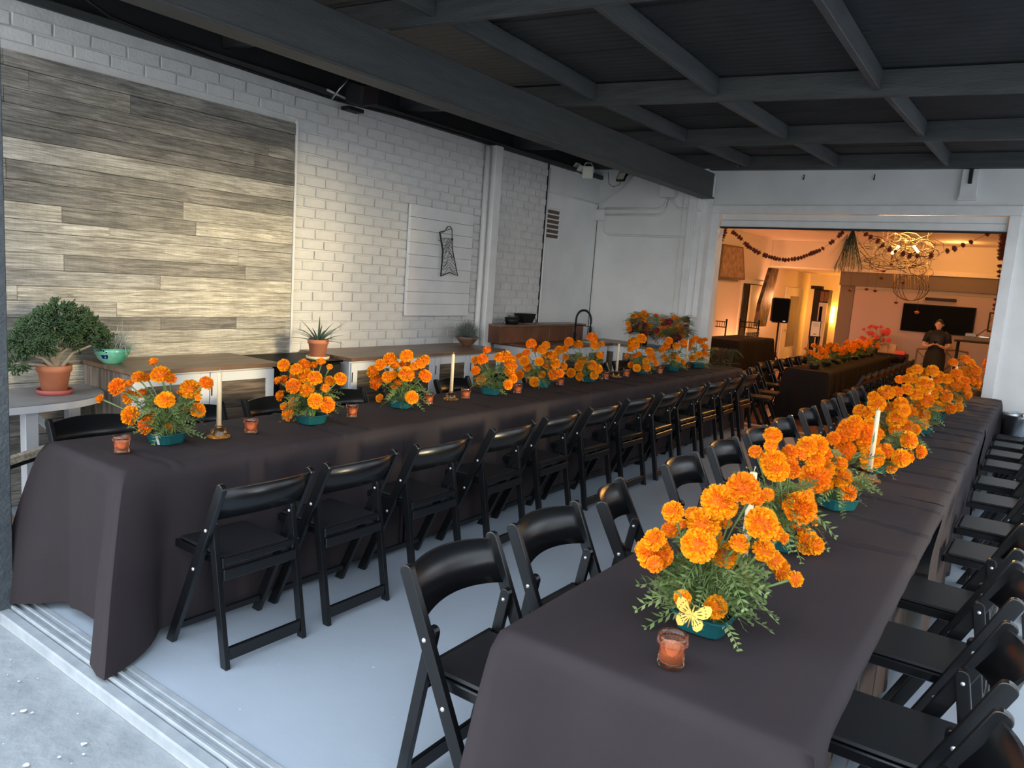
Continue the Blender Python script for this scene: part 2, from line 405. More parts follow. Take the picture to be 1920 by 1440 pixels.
# ------------------------------------------------------------------ left wall of painted bricks
wl = sroot('wall_left')
MB().box((WX - .25, .2, 0), (WX - .0125, 7.66, 3.0)).obj('mortar_bed', 'brick', wl)
MB().box((WX - .25, .2, 3.0), (WX + .015, 9.0, 3.05)).obj('wall_cap', 'beam', wl)
MB().box((WX - .26, .2, 3.0), (WX - .22, 9.2, 3.4)).box((WX - .26, .2, 3.262), (WX - .2, 1.09, 3.3)).obj('gap_block_board', 'roof', wl)  # dark board added to close the light gap between wall top and roof
CH, BL = .0855, .222
bricks = []
post0, post1 = 6.43, 6.60
nrow = int(2.96 / CH)
for r in range(nrow):
    z = .03 + r * CH + .006 * 0
    off = (r % 2) * BL / 2 + (r2.uniform(-.01, .01))
    y = .3 + off
    while y < 7.62:
        y0, y1 = y, min(y + BL - .011, 7.64)
        y += BL
        if y1 - y0 < .05: continue
        if z < 2.70 and y0 < 3.96:
            if y1 < 4.0: continue
            y0 = 3.97
            if y1 - y0 < .04: continue
        if z < .8: continue
        if z > 2.62 and y1 < 1.7: continue
        bricks.append((y0, y1, z))
bricks.sort(key=lambda b: (b[0]))
unit = [MB().cbox((0, 0, 0), (1, 1, 1), 0.0)]
bme = {}
def brick_mesh(L, v):
    k = (round(L, 2), v)
    if k not in bme:
        q = random.Random(v * 7 + int(L * 100)); b = MB()
        h = CH - .011
        b.cbox((-.014, 0, 0), (.0, L, h), .0045)
        b.v = [(x + q.uniform(-.0012, .0012), yy + q.uniform(-.003, .003), zz + q.uniform(-.0025, .0025)) for x, yy, zz in b.v]
        bme[k] = b.mesh('brick', M['brick'])
    return bme[k]
rest = MB()
cnt = 0
for (y0, y1, z) in bricks:
    L = y1 - y0
    dx = r2.uniform(-.002, .003); dz = r2.uniform(-.002, .002)
    if cnt < 300 :
        me = brick_mesh(round(L, 2), r2.randrange(5))
        mk('brick', me, wl, (WX + dx, y0, z + dz)); cnt += 1
    else:
        rest.cbox((WX - .012 + dx, y0, z + dz), (WX + dx, y1, z + dz + CH - .011), .005)
rest.obj('brick_rest', 'brick', wl, kind='stuff')
# ------------------------------------------------------------------ weathered plank panel
pp = thing('plank_panel', 'wide panel of weathered grey and tan planks on the left end of the brick wall', 'wall panel', (0, 0, 0))
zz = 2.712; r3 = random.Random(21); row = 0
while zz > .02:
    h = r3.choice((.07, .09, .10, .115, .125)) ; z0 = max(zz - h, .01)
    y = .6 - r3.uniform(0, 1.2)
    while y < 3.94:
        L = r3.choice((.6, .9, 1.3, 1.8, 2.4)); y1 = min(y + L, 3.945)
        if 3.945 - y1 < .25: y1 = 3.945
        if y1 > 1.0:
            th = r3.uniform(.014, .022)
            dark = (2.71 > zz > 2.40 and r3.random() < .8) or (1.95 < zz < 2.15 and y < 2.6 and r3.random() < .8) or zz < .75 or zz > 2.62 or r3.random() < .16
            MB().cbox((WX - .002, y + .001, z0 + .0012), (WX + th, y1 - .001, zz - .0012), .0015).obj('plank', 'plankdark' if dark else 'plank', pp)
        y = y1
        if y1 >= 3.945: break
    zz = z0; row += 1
MB().cbox((WX - .002, 3.947, 0.01), (WX + .024, 3.966, 2.73), .002).obj('edge_strip', 'trim', pp)
# right of the post: flat painted infill with a vent, corner, back wall
b = MB().box((WX - .25, 7.66, 0), (WX - .02, 9.2, 3.05)); struct('wall_left_infill', b, 'plaster')
b = MB(); b.tube([(WX + .01, 7.66, 0), (WX + .01, 7.66, 2.95)], .012, 8); b.tube([(WX + .01, 7.66, 2.68), (WX + .01, 8.9, 2.68)], .010, 8)
struct('trim_2', b, 'trim')
struct('trim_15', MB().box((WX - .02, 7.643, .3), (WX + .004, 7.656, 3.0)).box((WX - .02, 8.938, .9), (WX - .014, 8.944, 2.68)), 'cable')  # black strips stand in for the dark gaps at brick end and corner
struct('wall_back_left', MB().box((-5.3, 8.95, 0), (-3.62, 9.3, 3.24)), 'plaster')
hw = sroot('wall_back')
hb = MB(); hb.box((-3.62, BY, 2.62), (.02, BY + .16, 3.22)); hb.box((-3.62, BY, 0), (-3.46, BY + .16, 2.62)); hb.box((-.43, BY, 0), (.02, BY + .16, 2.62))
hb.obj('wall_panel', 'plaster', hw)
struct('wall_back_right', MB().box((.02, BY + .0, 0), (.12, BY + .75, 3.2)).box((.02, BY + .62, 0), (3.2, BY + .8, 3.2)), 'plaster')
struct('baseboard_right', MB().cbox((.12, BY + .59, .0), (3.2, BY + .62, .14), .004), 'trim')
# pilaster boards between back-left wall and opening
pl = sroot('trim_3')
for (a, c_, d) in ((-3.86, -3.78, 8.93), (-3.775, -3.69, 8.90), (-3.685, -3.56, 9.0)):
    MB().cbox((a, d, 0), (c_, d + .17, 3.045), .004).obj('board', 'trim', pl)
# opening frame
df = sroot('door_1')
MB().cbox((-3.56, BY - .035, 2.60), (-.33, BY + .0, 2.70), .004).obj('head_casing', 'trim', df)
MB().cbox((-3.56, BY - .035, 0), (-3.455, BY + .0, 2.599), .004).obj('side_casing', 'trim', df)
MB().cbox((-.435, BY - .035, 0), (-.33, BY + .0, 2.599), .004).obj('side_casing', 'trim', df)
MB().cbox((-3.45, BY + .02, 2.525), (-.44, BY + .05, 2.60), .006).obj('shutter_slat', 'trim', df)
MB().cbox((-3.45, BY + .015, 2.445), (-.44, BY + .055, 2.523), .006).obj('shutter_slat', 'trim', df)
MB().box((-3.45, BY + .01, 2.425), (-.44, BY + .06, 2.444)).obj('rubber_seal', 'black', df)
b = MB()
for x in (-3.3, -2.9, -2.1, -1.35, -.6): b.lathe([(.0, .0), (.008, .0), (.008, .006)], 8, (0, 0, 0))
MB().box((-3.45, BY - .0, -.15), (-.44, BY + .17, .004)).obj('threshold', 'hallfloor', df)
# white post by the wall with a conduit beside it
struct('trim_4', MB().cbox((WX - .02, 6.47, 0), (WX + .10, 6.60, 3.0), .006), 'trim')
struct('trim_5', MB().tube([(WX + .035, 6.41, 0), (WX + .035, 6.41, 2.98)], .03, 12), 'trim')
# ------------------------------------------------------------------ roof
rf = sroot('ceiling')
b = MB(); n = 0; vs = []
xs = (-5.35, 1.1); y = 1.1; P_ = .076
while y < BY + .15:
    vs.append((xs[0], y, 3.225 + .011 * cos(2 * pi * y / P_))); vs.append((xs[1], y, 3.225 + .011 * cos(2 * pi * y / P_))); y += P_ / 6
fs = [(2 * i, 2 * i + 1, 2 * i + 3, 2 * i + 2) for i in range(len(vs) // 2 - 1)]
b.add(vs, fs, True); b.obj('corrugated_sheet', 'roof', rf)
for x0 in (-5.35, -3.5, -1.4, .6):
    pass
grid_plane(-5.35, 1.1, 1.1, BY + .15, 3.245, 2, 12).obj('roof_deck', 'roof', rf)
for y in (1.2, 3.44, 5.32, 7.2):
    MB().cbox((-5.35, y, 3.05), (1.1, y + .045, 3.214), .003).obj('crossbeam', 'xbeam', rf)
MB().cbox((-5.35, 9.07, 3.06), (1.1, BY - .002, 3.214), .003).obj('crossbeam', 'xbeam', rf)
MB().cbox((-5.35, 8.86, 3.05), (-3.2, 8.905, 3.214), .003).obj('crossbeam', 'xbeam', rf)
sp = [1.2, 3.44, 5.32, 7.2, 9.07]
for i in range(0, 4):
    for x in (-4.3, -3.16, -2.16, -1.05, .07):
        x += r3.uniform(-.02, .02)
        MB().cbox((x - .022, sp[i] + .047, 3.085), (x + .022, sp[i + 1] - .002, 3.213), .003).obj('joist', 'xbeam', rf)
# seams where roof sheets overlap
for y in (2.6, 3.95, 4.6, 5.9, 6.6, 7.9, 8.5):
    MB().box((-3.3, y, 3.206), (-1.0, y + .006, 3.214)).obj('sheet_lap', 'roof', rf)
RY_ = (1.0, 3.44, 5.32, 7.2, 9.6); RB = (3.08, 3.085, 3.035, 3.05, 3.12); RS = (.045, .045, .045, .022, .016)
def roof_dz(x, y):
    y = min(max(y, 1.0), 9.6); i = max(k for k in range(4) if RY_[k] <= y); t = (y - RY_[i]) / (RY_[i + 1] - RY_[i])
    return RB[i] + (RB[i + 1] - RB[i]) * t - 3.05 - (x + 3.5) * (RS[i] + (RS[i + 1] - RS[i]) * t)
done_ = set()
for o in bpy.data.objects:       # the roof is slightly out of level: sagging toward the yard side
    if o.parent == rf and o.data.name not in done_:
        done_.add(o.data.name)
        for v in o.data.vertices: v.co.z += roof_dz(v.co.x, v.co.y)
MB().cbox((-3.60, 1.15, 2.765), (-3.49, 8.93, 3.048), .004).obj('main_beam', 'beam', rf)
MB().cbox((-3.625, 1.15, 2.745), (-3.465, 8.93, 2.764), .003).obj('beam_flange', 'beam', rf)
struct('trim_6', MB().cbox((-3.79, 1.19, -.055), (-3.60, 1.35, 2.744), .004), 'post')
struct('trim_7', MB().cbox((.96, 4.8, 0), (1.08, 4.92, 3.05), .004), 'post')
struct('wall_sun_block', MB().box((4.4, 5.2, -.1), (7, 16, 4.2)).box((7, -9, -.1), (10, 2.75, 4.4)), 'plaster')  # unseen blocks added to limit the low sun patch on the left wall
struct('floor_yard', MB().box((3.2, 1.28, -.2), (10, 16, -.06)), 'slab')
# ------------------------------------------------------------------ room beyond the opening
HZ = -.15
struct('floor_hall', MB().box((-7.6, BY + .17, -.3), (1.3, 23, HZ)), 'hallfloor')
HX = -5.5
struct('wall_hall_left', MB().box((HX - .2, BY + .3, HZ), (HX, 22, 3.1)), 'hallwall')
struct('wall_hall_back', MB().box((-3.93, 18.5, HZ), (1.3, 18.75, 3.1)), 'hallwall')
struct('wall_hall_alcove', MB().box((-7, 22, HZ), (-3.0, 22.2, 3.1)).box((-3.4, 18.75, HZ), (-3.2, 22, 3.1)), 'hallwall')
struct('wall_hall_right', MB().box((.9, BY + .8, HZ), (1.1, 18.5, 3.1)), 'hallwall')
struct('wall_hall_front', MB().box((-5.7, 9.3, HZ), (-3.62, 9.45, 3.1)).box((.0, 9.98, HZ), (1.1, 10.05, 3.1)), 'hallwall')
cl = MB()   # ceiling with a dark roof window cut into it
cl.box((-5.7, 9.3, 2.95), (-4.6, 22.2, 3.1)).box((-4.6, 9.3, 2.95), (1.1, 11.9, 3.1)).box((-4.6, 13.6, 2.95), (1.1, 22.2, 3.1)).box((-2.35, 11.9, 2.95), (1.1, 13.6, 3.1))
struct('ceiling_hall', cl, 'hallwall')
wi = sroot('window_1')
MB().box((-4.6, 11.9, 3.25), (-2.35, 13.6, 3.28)).obj('pane', 'screen', wi)
cb = MB(); cb.box((-4.62, 11.88, 2.951), (-4.58, 13.62, 3.25)); cb.box((-2.37, 11.88, 2.951), (-2.33, 13.62, 3.25)); cb.box((-4.58, 11.88, 2.951), (-2.37, 11.92, 3.25)); cb.box((-4.58, 13.58, 2.951), (-2.37, 13.62, 3.25))
cb.obj('curb', 'hallwall', wi)
struct('trim_8', MB().cbox((-5.5, 18.2, 2.34), (-3.93, 22, 2.95), .01), 'hallwall')
struct('trim_9', MB().cbox((-3.93, 18.32, 2.0), (.9, 18.5, 2.31), .006), 'halldark')
struct('trim_10', MB().cbox((-3.93, 18.27, 2.31), (.9, 18.5, 2.42), .006), 'hallwall')
struct('wall_hall_recess', MB().box((-3.93, 18.47, HZ), (-3.62, 18.498, 2.0)), 'halldark')
struct('trim_11', MB().cbox((-3.60, 18.43, HZ), (.88, 18.497, 1.93), .006), 'mauve')
# crown mouldings crossing the ceiling
for i, (x0) in enumerate((-2.3, .35)):
    mb = MB()
    for k in range(3): mb.cbox((x0 + k * .06, 9.4, 2.91 - k * .012), (x0 + .04 + k * .06, 18.25, 2.949), .004)
    struct('trim_%d' % (12 + i), mb, 'hallwall')
# inner doors on the left hall wall
def door(n, y0, y1, z1, leaf):
    r = sroot('door_%d' % n)
    MB().box((HX - .001, y0, HZ), (HX + .004, y1, z1)).obj('doorway_shade', 'black', r)  # black sheet stands in for the dark beyond the open doorway
    mb = MB(); mb.cbox((HX, y0 - .09, HZ), (HX + .03, y0, z1 + .09)); mb.cbox((HX, y1, HZ), (HX + .03, y1 + .09, z1 + .09)); mb.cbox((HX, y0, z1), (HX + .03, y1, z1 + .09))
    mb.obj('casing', 'trim', r); return r
d2 = door(2, 16.35, 17.75, 1.88, 0)
lf = MB().cbox((HX + .02, 16.85, HZ + .01), (HX + .06, 17.7, 1.86), .004); lf = lf.obj('door_leaf', 'cream', d2)
MB().ball((HX + .09, 17.6, .85), .03).obj('door_knob', 'gold', lf)
d3 = sroot('door_3')
l3 = MB().cbox((HX, 19.7, HZ), (HX + .04, 21.3, 1.9), .006).obj('door_leaf', 'trim', d3)
MB().cbox((HX + .041, 20.1, .35), (HX + .05, 20.9, 1.68), .002).obj('pane', 'frost', l3)
MB().ball((HX + .08, 19.85, .8), .03).obj('door_knob', 'gold', l3)
# ------------------------------------------------------------------ folding chair
def make_chair():
    t = thing('folding_chair', 'x', 'chair')
    for s in (-1, 1):
        b = MB()
        y = s * .209; hw = .011
        # side rail: flat board in the XZ plane with a rounded top, runs from the back top to the front foot
        p0 = Vector((0.0, 0, .742)); p1 = Vector((.345, 0, 0.012)); d = (p1 - p0).normalized(); nrm = Vector((-d.z, 0, d.x))
        W = .023; out = []
        for k in range(9):
            a = pi / 2 - pi * k / 8
            out.append(p0 + nrm * (W * sin(a)) - d * (W * cos(a)) * .8)
        # knee stays straight; foot cut level with the floor
        fa = p0 + d * ((p0.z) / -d.z) 
        a0 = out[-1]; k1 = a0 + d * (a0.z / -d.z); b0 = out[0]; k2 = b0 + d * (b0.z / -d.z)
        poly = out + [k1, k2]
        n = len(poly)
        for sy in (y - hw, y + hw):
            b.v += [(p.x, sy, max(p.z, 0)) for p in poly]; 
        b.f += [tuple(range(n)), tuple(range(n, 2 * n))[::-1]]; b.sm += [False, False]
        for i in range(n):
            j = (i + 1) % n; b.f.append((i, i + n, j + n, j)); b.sm.append(False)
        bevel_obj(b.obj('side_rail', 'chair', t), .0035, 2)
        b = MB(); y2 = s * .186
        q0 = Vector((.092, 0, .572)); q1 = Vector((-.012, 0, 0)); d = (q1 - q0).normalized(); nrm = Vector((-d.z, 0, d.x)); W = .019; poly = []
        for k in range(7):
            a = pi / 2 - pi * k / 6; poly.append(q0 + nrm * (W * sin(a)) - d * (W * cos(a)))
        a0 = poly[-1]; b0 = poly[0]; poly += [a0 + d * (a0.z / -d.z), b0 + d * (b0.z / -d.z)]; n = len(poly)
        for sy in (y2 - .011, y2 + .011): b.v += [(p.x, sy, p.z) for p in poly]
        b.f += [tuple(range(n)), tuple(range(n, 2 * n))[::-1]]; b.sm += [False, False]
        for i in range(n):
            j = (i + 1) % n; b.f.append((i, i + n, j + n, j)); b.sm.append(False)
        bevel_obj(b.obj('rear_leg', 'chair', t), .003, 2)
        b = MB(); b.lathe([(0.0001, .004), (.005, .0035), (.0065, 0)], 8); b.v = [(.088 + vx, s * (.1745 - vz), .553 + vy) for vx, vy, vz in b.v]; b.obj('rivet', 'rivet', t)
        for (x, z) in ((.087, .555), (.172, .372)):
            b = MB(); yy = s * .2201
            b.lathe([(0.0001, .004), (.006, .0035), (.0075, 0)], 8)
            b.v = [(x + vx, yy + s * vz, z + vy) for vx, vy, vz in b.v]
            b.obj('rivet', 'rivet', t)
    # backrest: bent board bulging to the rear
    b = MB(); N = 14
    for side in (0, 1):
        for i in range(N + 1):
            y = -.198 + .396 * i / N; q = 1 - (y / .198) ** 2
            for (x0, z0) in ((.004, .738), (.026, .672), (.066, .600)):
                crown = .012 * q if z0 > .72 else (.014 * q if z0 < .62 else 0)
                b.v.append((x0 - .047 * q - (.011 if side else 0), y, z0 + crown))
    k = 3 * (N + 1)
    for i in range(N):
        for j in range(2):
            a = i * 3 + j; b.f.append((a, a + 3, a + 4, a + 1)); b.sm.append(True)
            b.f.append((k + a, k + a + 1, k + a + 4, k + a + 3)); b.sm.append(True)
        a = i * 3; b.f += [(a, k + a, k + a + 3, a + 3), (a + 2, a + 5, k + a + 5, k + a + 2)]; b.sm += [False, False]
    b.obj('backrest', 'chair', t)
    b = MB(); b.cbox((.045, -.165, .402), (.395, .165, .424), .006); b.cbox((.04, -.172, .395), (.40, -.160, .43), .004); b.cbox((.04, .160, .395), (.40, .172, .43), .004)
    b.cbox((.388, -.172, .395), (.405, .172, .43), .004)
    b.obj('seat_frame', 'chair', t)
    b = MB(); b.cbox((.05, -.157, .425), (.385, .157, .440), .007); b.obj('seat', 'seat', t)
    for (x, z, h, y) in ((.048, .415, .024, .174), (.036, .35, .045, .174), (-.006, .028, .055, .174)):
        b = MB(); b.cbox((x - .009, -y, z), (x + .009, y, z + h), .003); b.obj('rear_crossbar' if z < .1 else 'rear_rail', 'chair', t)
    b = MB(); b.cbox((.305, -.197, .060), (.322, .197, .090), .003); b.obj('front_crossbar', 'chair', t)
    return t
chair0 = make_chair(); index_kids(chair0); used0 = [False]
def chair(x, y, rz, label, group, z=0):
    if not used0[0]: o = chair0; used0[0] = True
    else: o = copy_tree(chair0)
    o.location = (x, y, z); o.rotation_euler = (0, 0, rz); o['label'] = label; o['group'] = group
    return o
LF = [(-2.47, 1.85), (-2.475, 2.37), (-2.48, 2.95), (-2.49, 3.60), (-2.51, 4.19), (-2.52, 4.80), (-2.54, 5.42), (-2.53, 6.01), (-2.55, 6.60), (-2.57, 7.2), (-2.59, 7.80), (-2.6, 8.38)]
jr = random.Random(3)
for i, (x, y) in enumerate(LF):
    chair(x, y, pi + jr.uniform(-.03, .03), '%s folding chair from the camera along the aisle side of the left table' % ORD[i], 'chairs on the aisle side of the left table')
LB = [1.875, 2.42, 3.0, 3.57, 4.18, 4.80, 5.42, 6.04, 6.66, 7.28, 7.9]
for i, y in enumerate(LB):
    chair(-3.985, y, jr.uniform(-.03, .03), '%s folding chair from the camera between the left table and the cabinets' % ORD[i], 'chairs between the left table and the cabinets')
RL = [(-1.433, 1.783, 0), (-1.43, 2.325, 0), (-1.41, 2.81, .34), (-1.44, 3.63, 0), (-1.445, 4.27, 0), (-1.44, 4.87, 0), (-1.44, 5.49, 0), (-1.445, 6.2, 0), (-1.45, 6.93, 0), (-1.46, 7.62, 0), (-1.47, 8.3, 0)]
for i, (x, y, a) in enumerate(RL):
    chair(x, y, a + jr.uniform(-.03, .03), '%s folding chair from the camera, left side of the right table%s' % (ORD[i], ', turned askew' if a else ''), 'chairs on the left side of the right table')
RR = [1.69, 2.27, 2.91, 3.50, 4.30, 4.88, 5.62, 6.22, 7.0, 7.55, 8.10, 8.60]
for i, y in enumerate(RR):
    chair(.045 if i < 4 else .155, y, pi + jr.uniform(-.03, .03), '%s folding chair from the camera along the outer right side of the right table' % ORD[i], 'chairs on the outer side of the right table')
# ------------------------------------------------------------------ tables under linen
def table(x0, x1, y0, y1, z, label, group, fz=0):
    t = thing('folding_table', label, 'table', ((x0 + x1) / 2, (y0 + y1) / 2, fz), group=group)
    w_, l = (x1 - x0) / 2 - .012, (y1 - y0) / 2 - .012; h = z - fz
    MB().cbox((-w_, -l, h - .05), (w_, l, h - .008), .01).obj('tabletop', 'grey', t)
    for sx in (-1, 1):
        for sy in (-1, 1):
            MB().tube([(sx * (w_ - .24), sy * (l - .22), 0), (sx * (w_ - .24), sy * (l - .22), h - .05)], .014, 8).obj('leg', 'blackm', t)
def cloth(x0, x1, y0, y1, z, name_label, group, insL=0, insR=0, near=False, far=False, fz=0, seed=0, over=0, creases=True, flare=.10, m='cloth', hem=.02):
    q = random.Random(seed); mb = MB()
    ny = max(8, int((y1 - y0) / .018)); nx = 22
    cr_ = []
    if creases:
        y = y0 + q.uniform(.15, .3)
        while y < y1 - .1:
            cr_.append((y, q.uniform(-.10, .10), q.uniform(.004, .010), q.uniform(.006, .011), q.uniform(-.2, .9))); y += q.uniform(.16, .42)
    def top(x, y):
        h = .002 * noise.noise(Vector((x * 5, y * 2.5, seed)))
        u = (x - x0) / (x1 - x0)
        for (yc, sl_, amp, wd, fade) in cr_:
            d = (y - yc - sl_ * (u - .5) - .01 * sin(u * 7 + yc * 9)) / wd
            if abs(d) < 6:
                a = amp * min(1, max(0, (u - fade) * 3 + .5)); h += a * (math.exp(-(d - 1.3) ** 2) - .9 * math.exp(-(d + .9) ** 2))
        return z + over + h
    # rounded perimeter: left edge (y0->y1), right edge
    vs = []
    for j in range(ny + 1):
        y = y0 + (y1 - y0) * j / ny
        for i in range(nx + 1):
            u = i / nx; x = x0 + (x1 - x0) * u
            ed = min(u, 1 - u) * (x1 - x0); e2 = 1.0
            if near: e2 = min(e2, y - y0)
            if far: e2 = min(e2, y1 - y)
            e_ = min(ed, e2); dz = -.006 * max(0, 1 - e_ / .012)
            vs.append((x, y, top(x, y) + dz))
    fs = [(j * (nx + 1) + i, j * (nx + 1) + i + 1, (j + 1) * (nx + 1) + i + 1, (j + 1) * (nx + 1) + i) for j in range(ny) for i in range(nx)]
    mb.add(vs, fs, True)
    # skirt perimeter list of (point index, outward dir, inset)
    per = []
    def add_side(pts): per.extend(pts)
    idx = lambda i, j: j * (nx + 1) + i
    L_ = [(idx(0, j), (-1, 0), insL) for j in range(ny, -1, -1)]
    N_ = [(idx(i, 0), (0, -1), 0) for i in range(0, nx + 1)]
    R_ = [(idx(nx, j), (1, 0), insR) for j in range(0, ny + 1)]
    F_ = [(idx(i, ny), (0, 1), 0) for i in range(nx, -1, -1)]
    chains = []
    if near and far: chains = [L_ + N_ + R_ + F_ + [L_[0]]]
    elif near: chains = [L_ + N_ + R_]
    elif far: chains = [R_ + F_ + L_]
    else: chains = [L_, R_]
    NT = 16
    corners = []
    if near: corners += [(x0, y0), (x1, y0)]
    if far: corners += [(x0, y1), (x1, y1)]
    for ch in chains:
        k = len(mb.v); s_acc = 0; prev = None; cols = []
        for (pi_, nd, ins) in ch:
            p = Vector(mb.v[pi_]);
            if prev is not None: s_acc += (Vector((p.x, p.y)) - prev).length
            prev = Vector((p.x, p.y))
            cd = 9; cc = None
            for c in corners:
                d_ = (Vector((p.x, p.y)) - Vector(c)).length
                if d_ < cd: cd = d_; cc = c
            nrm = Vector((*nd, 0)).normalized()
            cw = math.exp(-(cd / .10) ** 2) if cc else 0
            if cc and cd < .22:
                dia = Vector(((1 if cc[0] == x1 else -1), (1 if cc[1] == y1 else -1), 0)).normalized()
                nrm = (nrm * (1 - cw) + dia * cw * 1.0).normalized()
            col = []
            for t_ in range(1, NT + 1):
                t = t_ / NT
                fold = (.016 * sin(s_acc * 17 + seed * 1.7) + .010 * sin(s_acc * 31 + seed) + .012 * noise.noise(Vector((s_acc * 4, t * 1.5, seed + 3)))) * t ** .8
                out_ = .006 + fold * (.6 if ins else 1) + flare * cw * t ** .75 * 1.25 - .035 * (math.exp(-((cd - .17) / .06) ** 2) if cc else 0) * t
                tt = min(1, t / .38); sm_ = tt * tt * (3 - 2 * tt)
                insk = ins * sm_ * (1 - (math.exp(-(cd / .22) ** 2) if cc else 0))
                lowz = fz + hem - (.012 * cw if cc else 0) + (.03 * (1 - cw) if cc and cd < .9 else .02)
                pz = p.z - (p.z - lowz) * t
                q_ = p + nrm * max(out_, .002) - Vector((*nd, 0)) * insk; q_.z = pz
                col.append(q_)
            cols.append((pi_, col))
        k = len(mb.v)
        for (pi_, col) in cols: mb.v += [tuple(c) for c in col]
        for a in range(len(cols) - 1):
            b_ = a + 1
            mb.f.append((cols[a][0], k + a * NT, k + b_ * NT, cols[b_][0])); mb.sm.append(True)
            for t_ in range(NT - 1):
                mb.f.append((k + a * NT + t_, k + a * NT + t_ + 1, k + b_ * NT + t_ + 1, k + b_ * NT + t_)); mb.sm.append(True)
    o = mb.obj('tablecloth', m, None, label=name_label, cat='tablecloth', group=group)
    return o
TZ = .75
LX0, LX1 = -3.545, -2.865
RX0, RX1 = -1.00, -.245
for i, (a, b_) in enumerate(((1.49, 3.9), (3.93, 6.36), (6.39, 8.83))):
    table(LX0, LX1, a, b_, TZ, 'folding table hidden under the black linen at the %s of the left row' % ('camera end', 'middle', 'far end')[i], 'tables of the left row')
for i, (a, b_) in enumerate(((1.47, 3.8), (3.83, 6.5), (6.53, 9.02))):
    table(RX0, RX1 - .03, a, b_, TZ, 'folding table hidden under the black linen at the %s of the right row' % ('camera end', 'middle', 'far end')[i], 'tables of the right row')
G = 'black linens on the left table row'
cloth(LX0, LX1, 1.475, 3.10, TZ, 'black tablecloth on the camera end of the left table, its corner folds reaching the floor', G, insL=.02, insR=0, near=True, seed=1, flare=.19, over=.003)
cloth(LX0, LX1, 3.05, 6.42, TZ, 'black tablecloth over the middle of the left table', G, insL=.02, insR=0, seed=2)
cloth(LX0, LX1, 6.37, 8.85, TZ, 'black tablecloth on the far end of the left table near the pale back wall', G, insL=.02, insR=0, far=True, seed=3, over=.002)
G = 'black linens on the right table row'
cloth(RX0, RX1, 1.452, 2.68, TZ, 'black tablecloth on the camera end of the right table, smooth, under the first amber votive', G, insL=.0, insR=.15, near=True, seed=4, over=.003, creases=False)
cloth(RX0 , RX1 - .004, 2.63, 3.85, TZ, 'short creased black tablecloth just behind the smooth camera-end one on the right table', G, insL=.0, insR=.10, seed=5)
cloth(RX0, RX1 - .008, 3.80, 6.62, TZ, 'black tablecloth with sharp cross folds over the middle of the right table', G, insL=.0, insR=.02, seed=6, over=.002)
cloth(RX0, RX1 - .002, 6.57, 9.06, TZ, 'black tablecloth with cross folds on the far end of the right table by the opening', G, insL=.0, insR=.02, far=True, seed=8)

# ------------------------------------------------------------------ marigolds
def marigold_mesh(seed, m, npet=150, name='marigold', flat=.92):
    q = random.Random(seed); b = MB()
    b.ball((0, 0, 0), .72, 8, flat * .9); nc = len(b.f)
    ga = pi * (3 - sqrt(5))
    for i in range(npet):
        u = i / npet; zc = 1 - 1.42 * u; a = i * ga
        rr = sqrt(max(0, 1 - zc * zc)); n = Vector((rr * cos(a), rr * sin(a), zc))
        n = (n + Vector((q.uniform(-.1, .1), q.uniform(-.1, .1), q.uniform(-.1, .1)))).normalized()
        tg = Vector((-sin(a), cos(a), 0)); tg = (tg + Vector((0, 0, q.uniform(-.6, .6)))).normalized(); tg = (tg - n * tg.dot(n)).normalized()
        bn = n.cross(tg); sz = q.uniform(.10, .16) * (1.25 - .4 * (1 - u)) * sqrt(165 / npet)
        base = n * .62; tip = n * q.uniform(.90, 1.08) + bn * q.uniform(-.05, .05); curl = bn * q.uniform(-.10, .10)
        pts = []
        for (s_, h_) in ((-.45, 0), (.45, 0), (-1, .75), (0, .8), (1, .75), (-.95, 1), (-.35, 1.06), (.3, .98), (.95, 1.03)):
            w_ = sz * s_; P = base.lerp(tip, h_) + tg * w_ + curl * h_ * h_ + bn * (.05 * sin(s_ * 5 + i) * h_)
            pts.append((P.x, P.y, P.z * flat))
        b.add(pts, [(0, 1, 3), (0, 3, 2), (1, 4, 3), (2, 3, 6, 5), (3, 7, 6), (3, 4, 8, 7)], True)
    me = b.mesh(name, m)
    if m.name.startswith('marigold'):
        me.materials.append(M['core'])
        for k in range(nc): me.polygons[k].material_index = 1
    return me
MG = [marigold_mesh(i, M['ora'] if i % 3 else M['ora2'], 200) for i in range(6)]
MGs = [marigold_mesh(20 + i, M['ora2'] if i % 2 else M['ora'], 80) for i in range(3)]
MGr = [marigold_mesh(30 + i, M['rust'], 50, flat=.8) for i in range(2)]
# calyx shared by all
def leafspray(b, p, d, L, q, w_=.0045):
    # pinnate leaf: thin rib with narrow leaflets
    d = d.normalized(); side = d.cross(Vector((0, 0, 1)))
    if side.length < .1: side = Vector((1, 0, 0))
    side.normalize(); roll = q.uniform(-.8, .8); upv = side.cross(d); side = side * cos(roll) + upv * sin(roll)
    upv = side.cross(d); pts = []
    for k in range(7):
        t = k / 6; pts.append(p + d * (L * t) + Vector((0, 0, -L * .35 * t * t)))
    for k in range(6):
        a, c = pts[k], pts[k + 1]; b.add([a + side * .0008, a - side * .0008, c - side * .0006, c + side * .0006], [(0, 1, 2, 3)])
    for k in range(1, 7):
        for s in (-1, 1):
            l = L * (.36 if k < 6 else .25) * q.uniform(.8, 1.1) * (1 - .07 * k)
            dd = (side * s * .8 + d * .75 + Vector((0, 0, q.uniform(-.25, .15)))).normalized()
            c = pts[k]; wd = w_ * q.uniform(.8, 1.2); pr = dd.cross(upv).normalized() * wd
            b.add([c, c + dd * l * .45 + pr, c + dd * l, c + dd * l * .45 - pr], [(0, 1, 2, 3)])
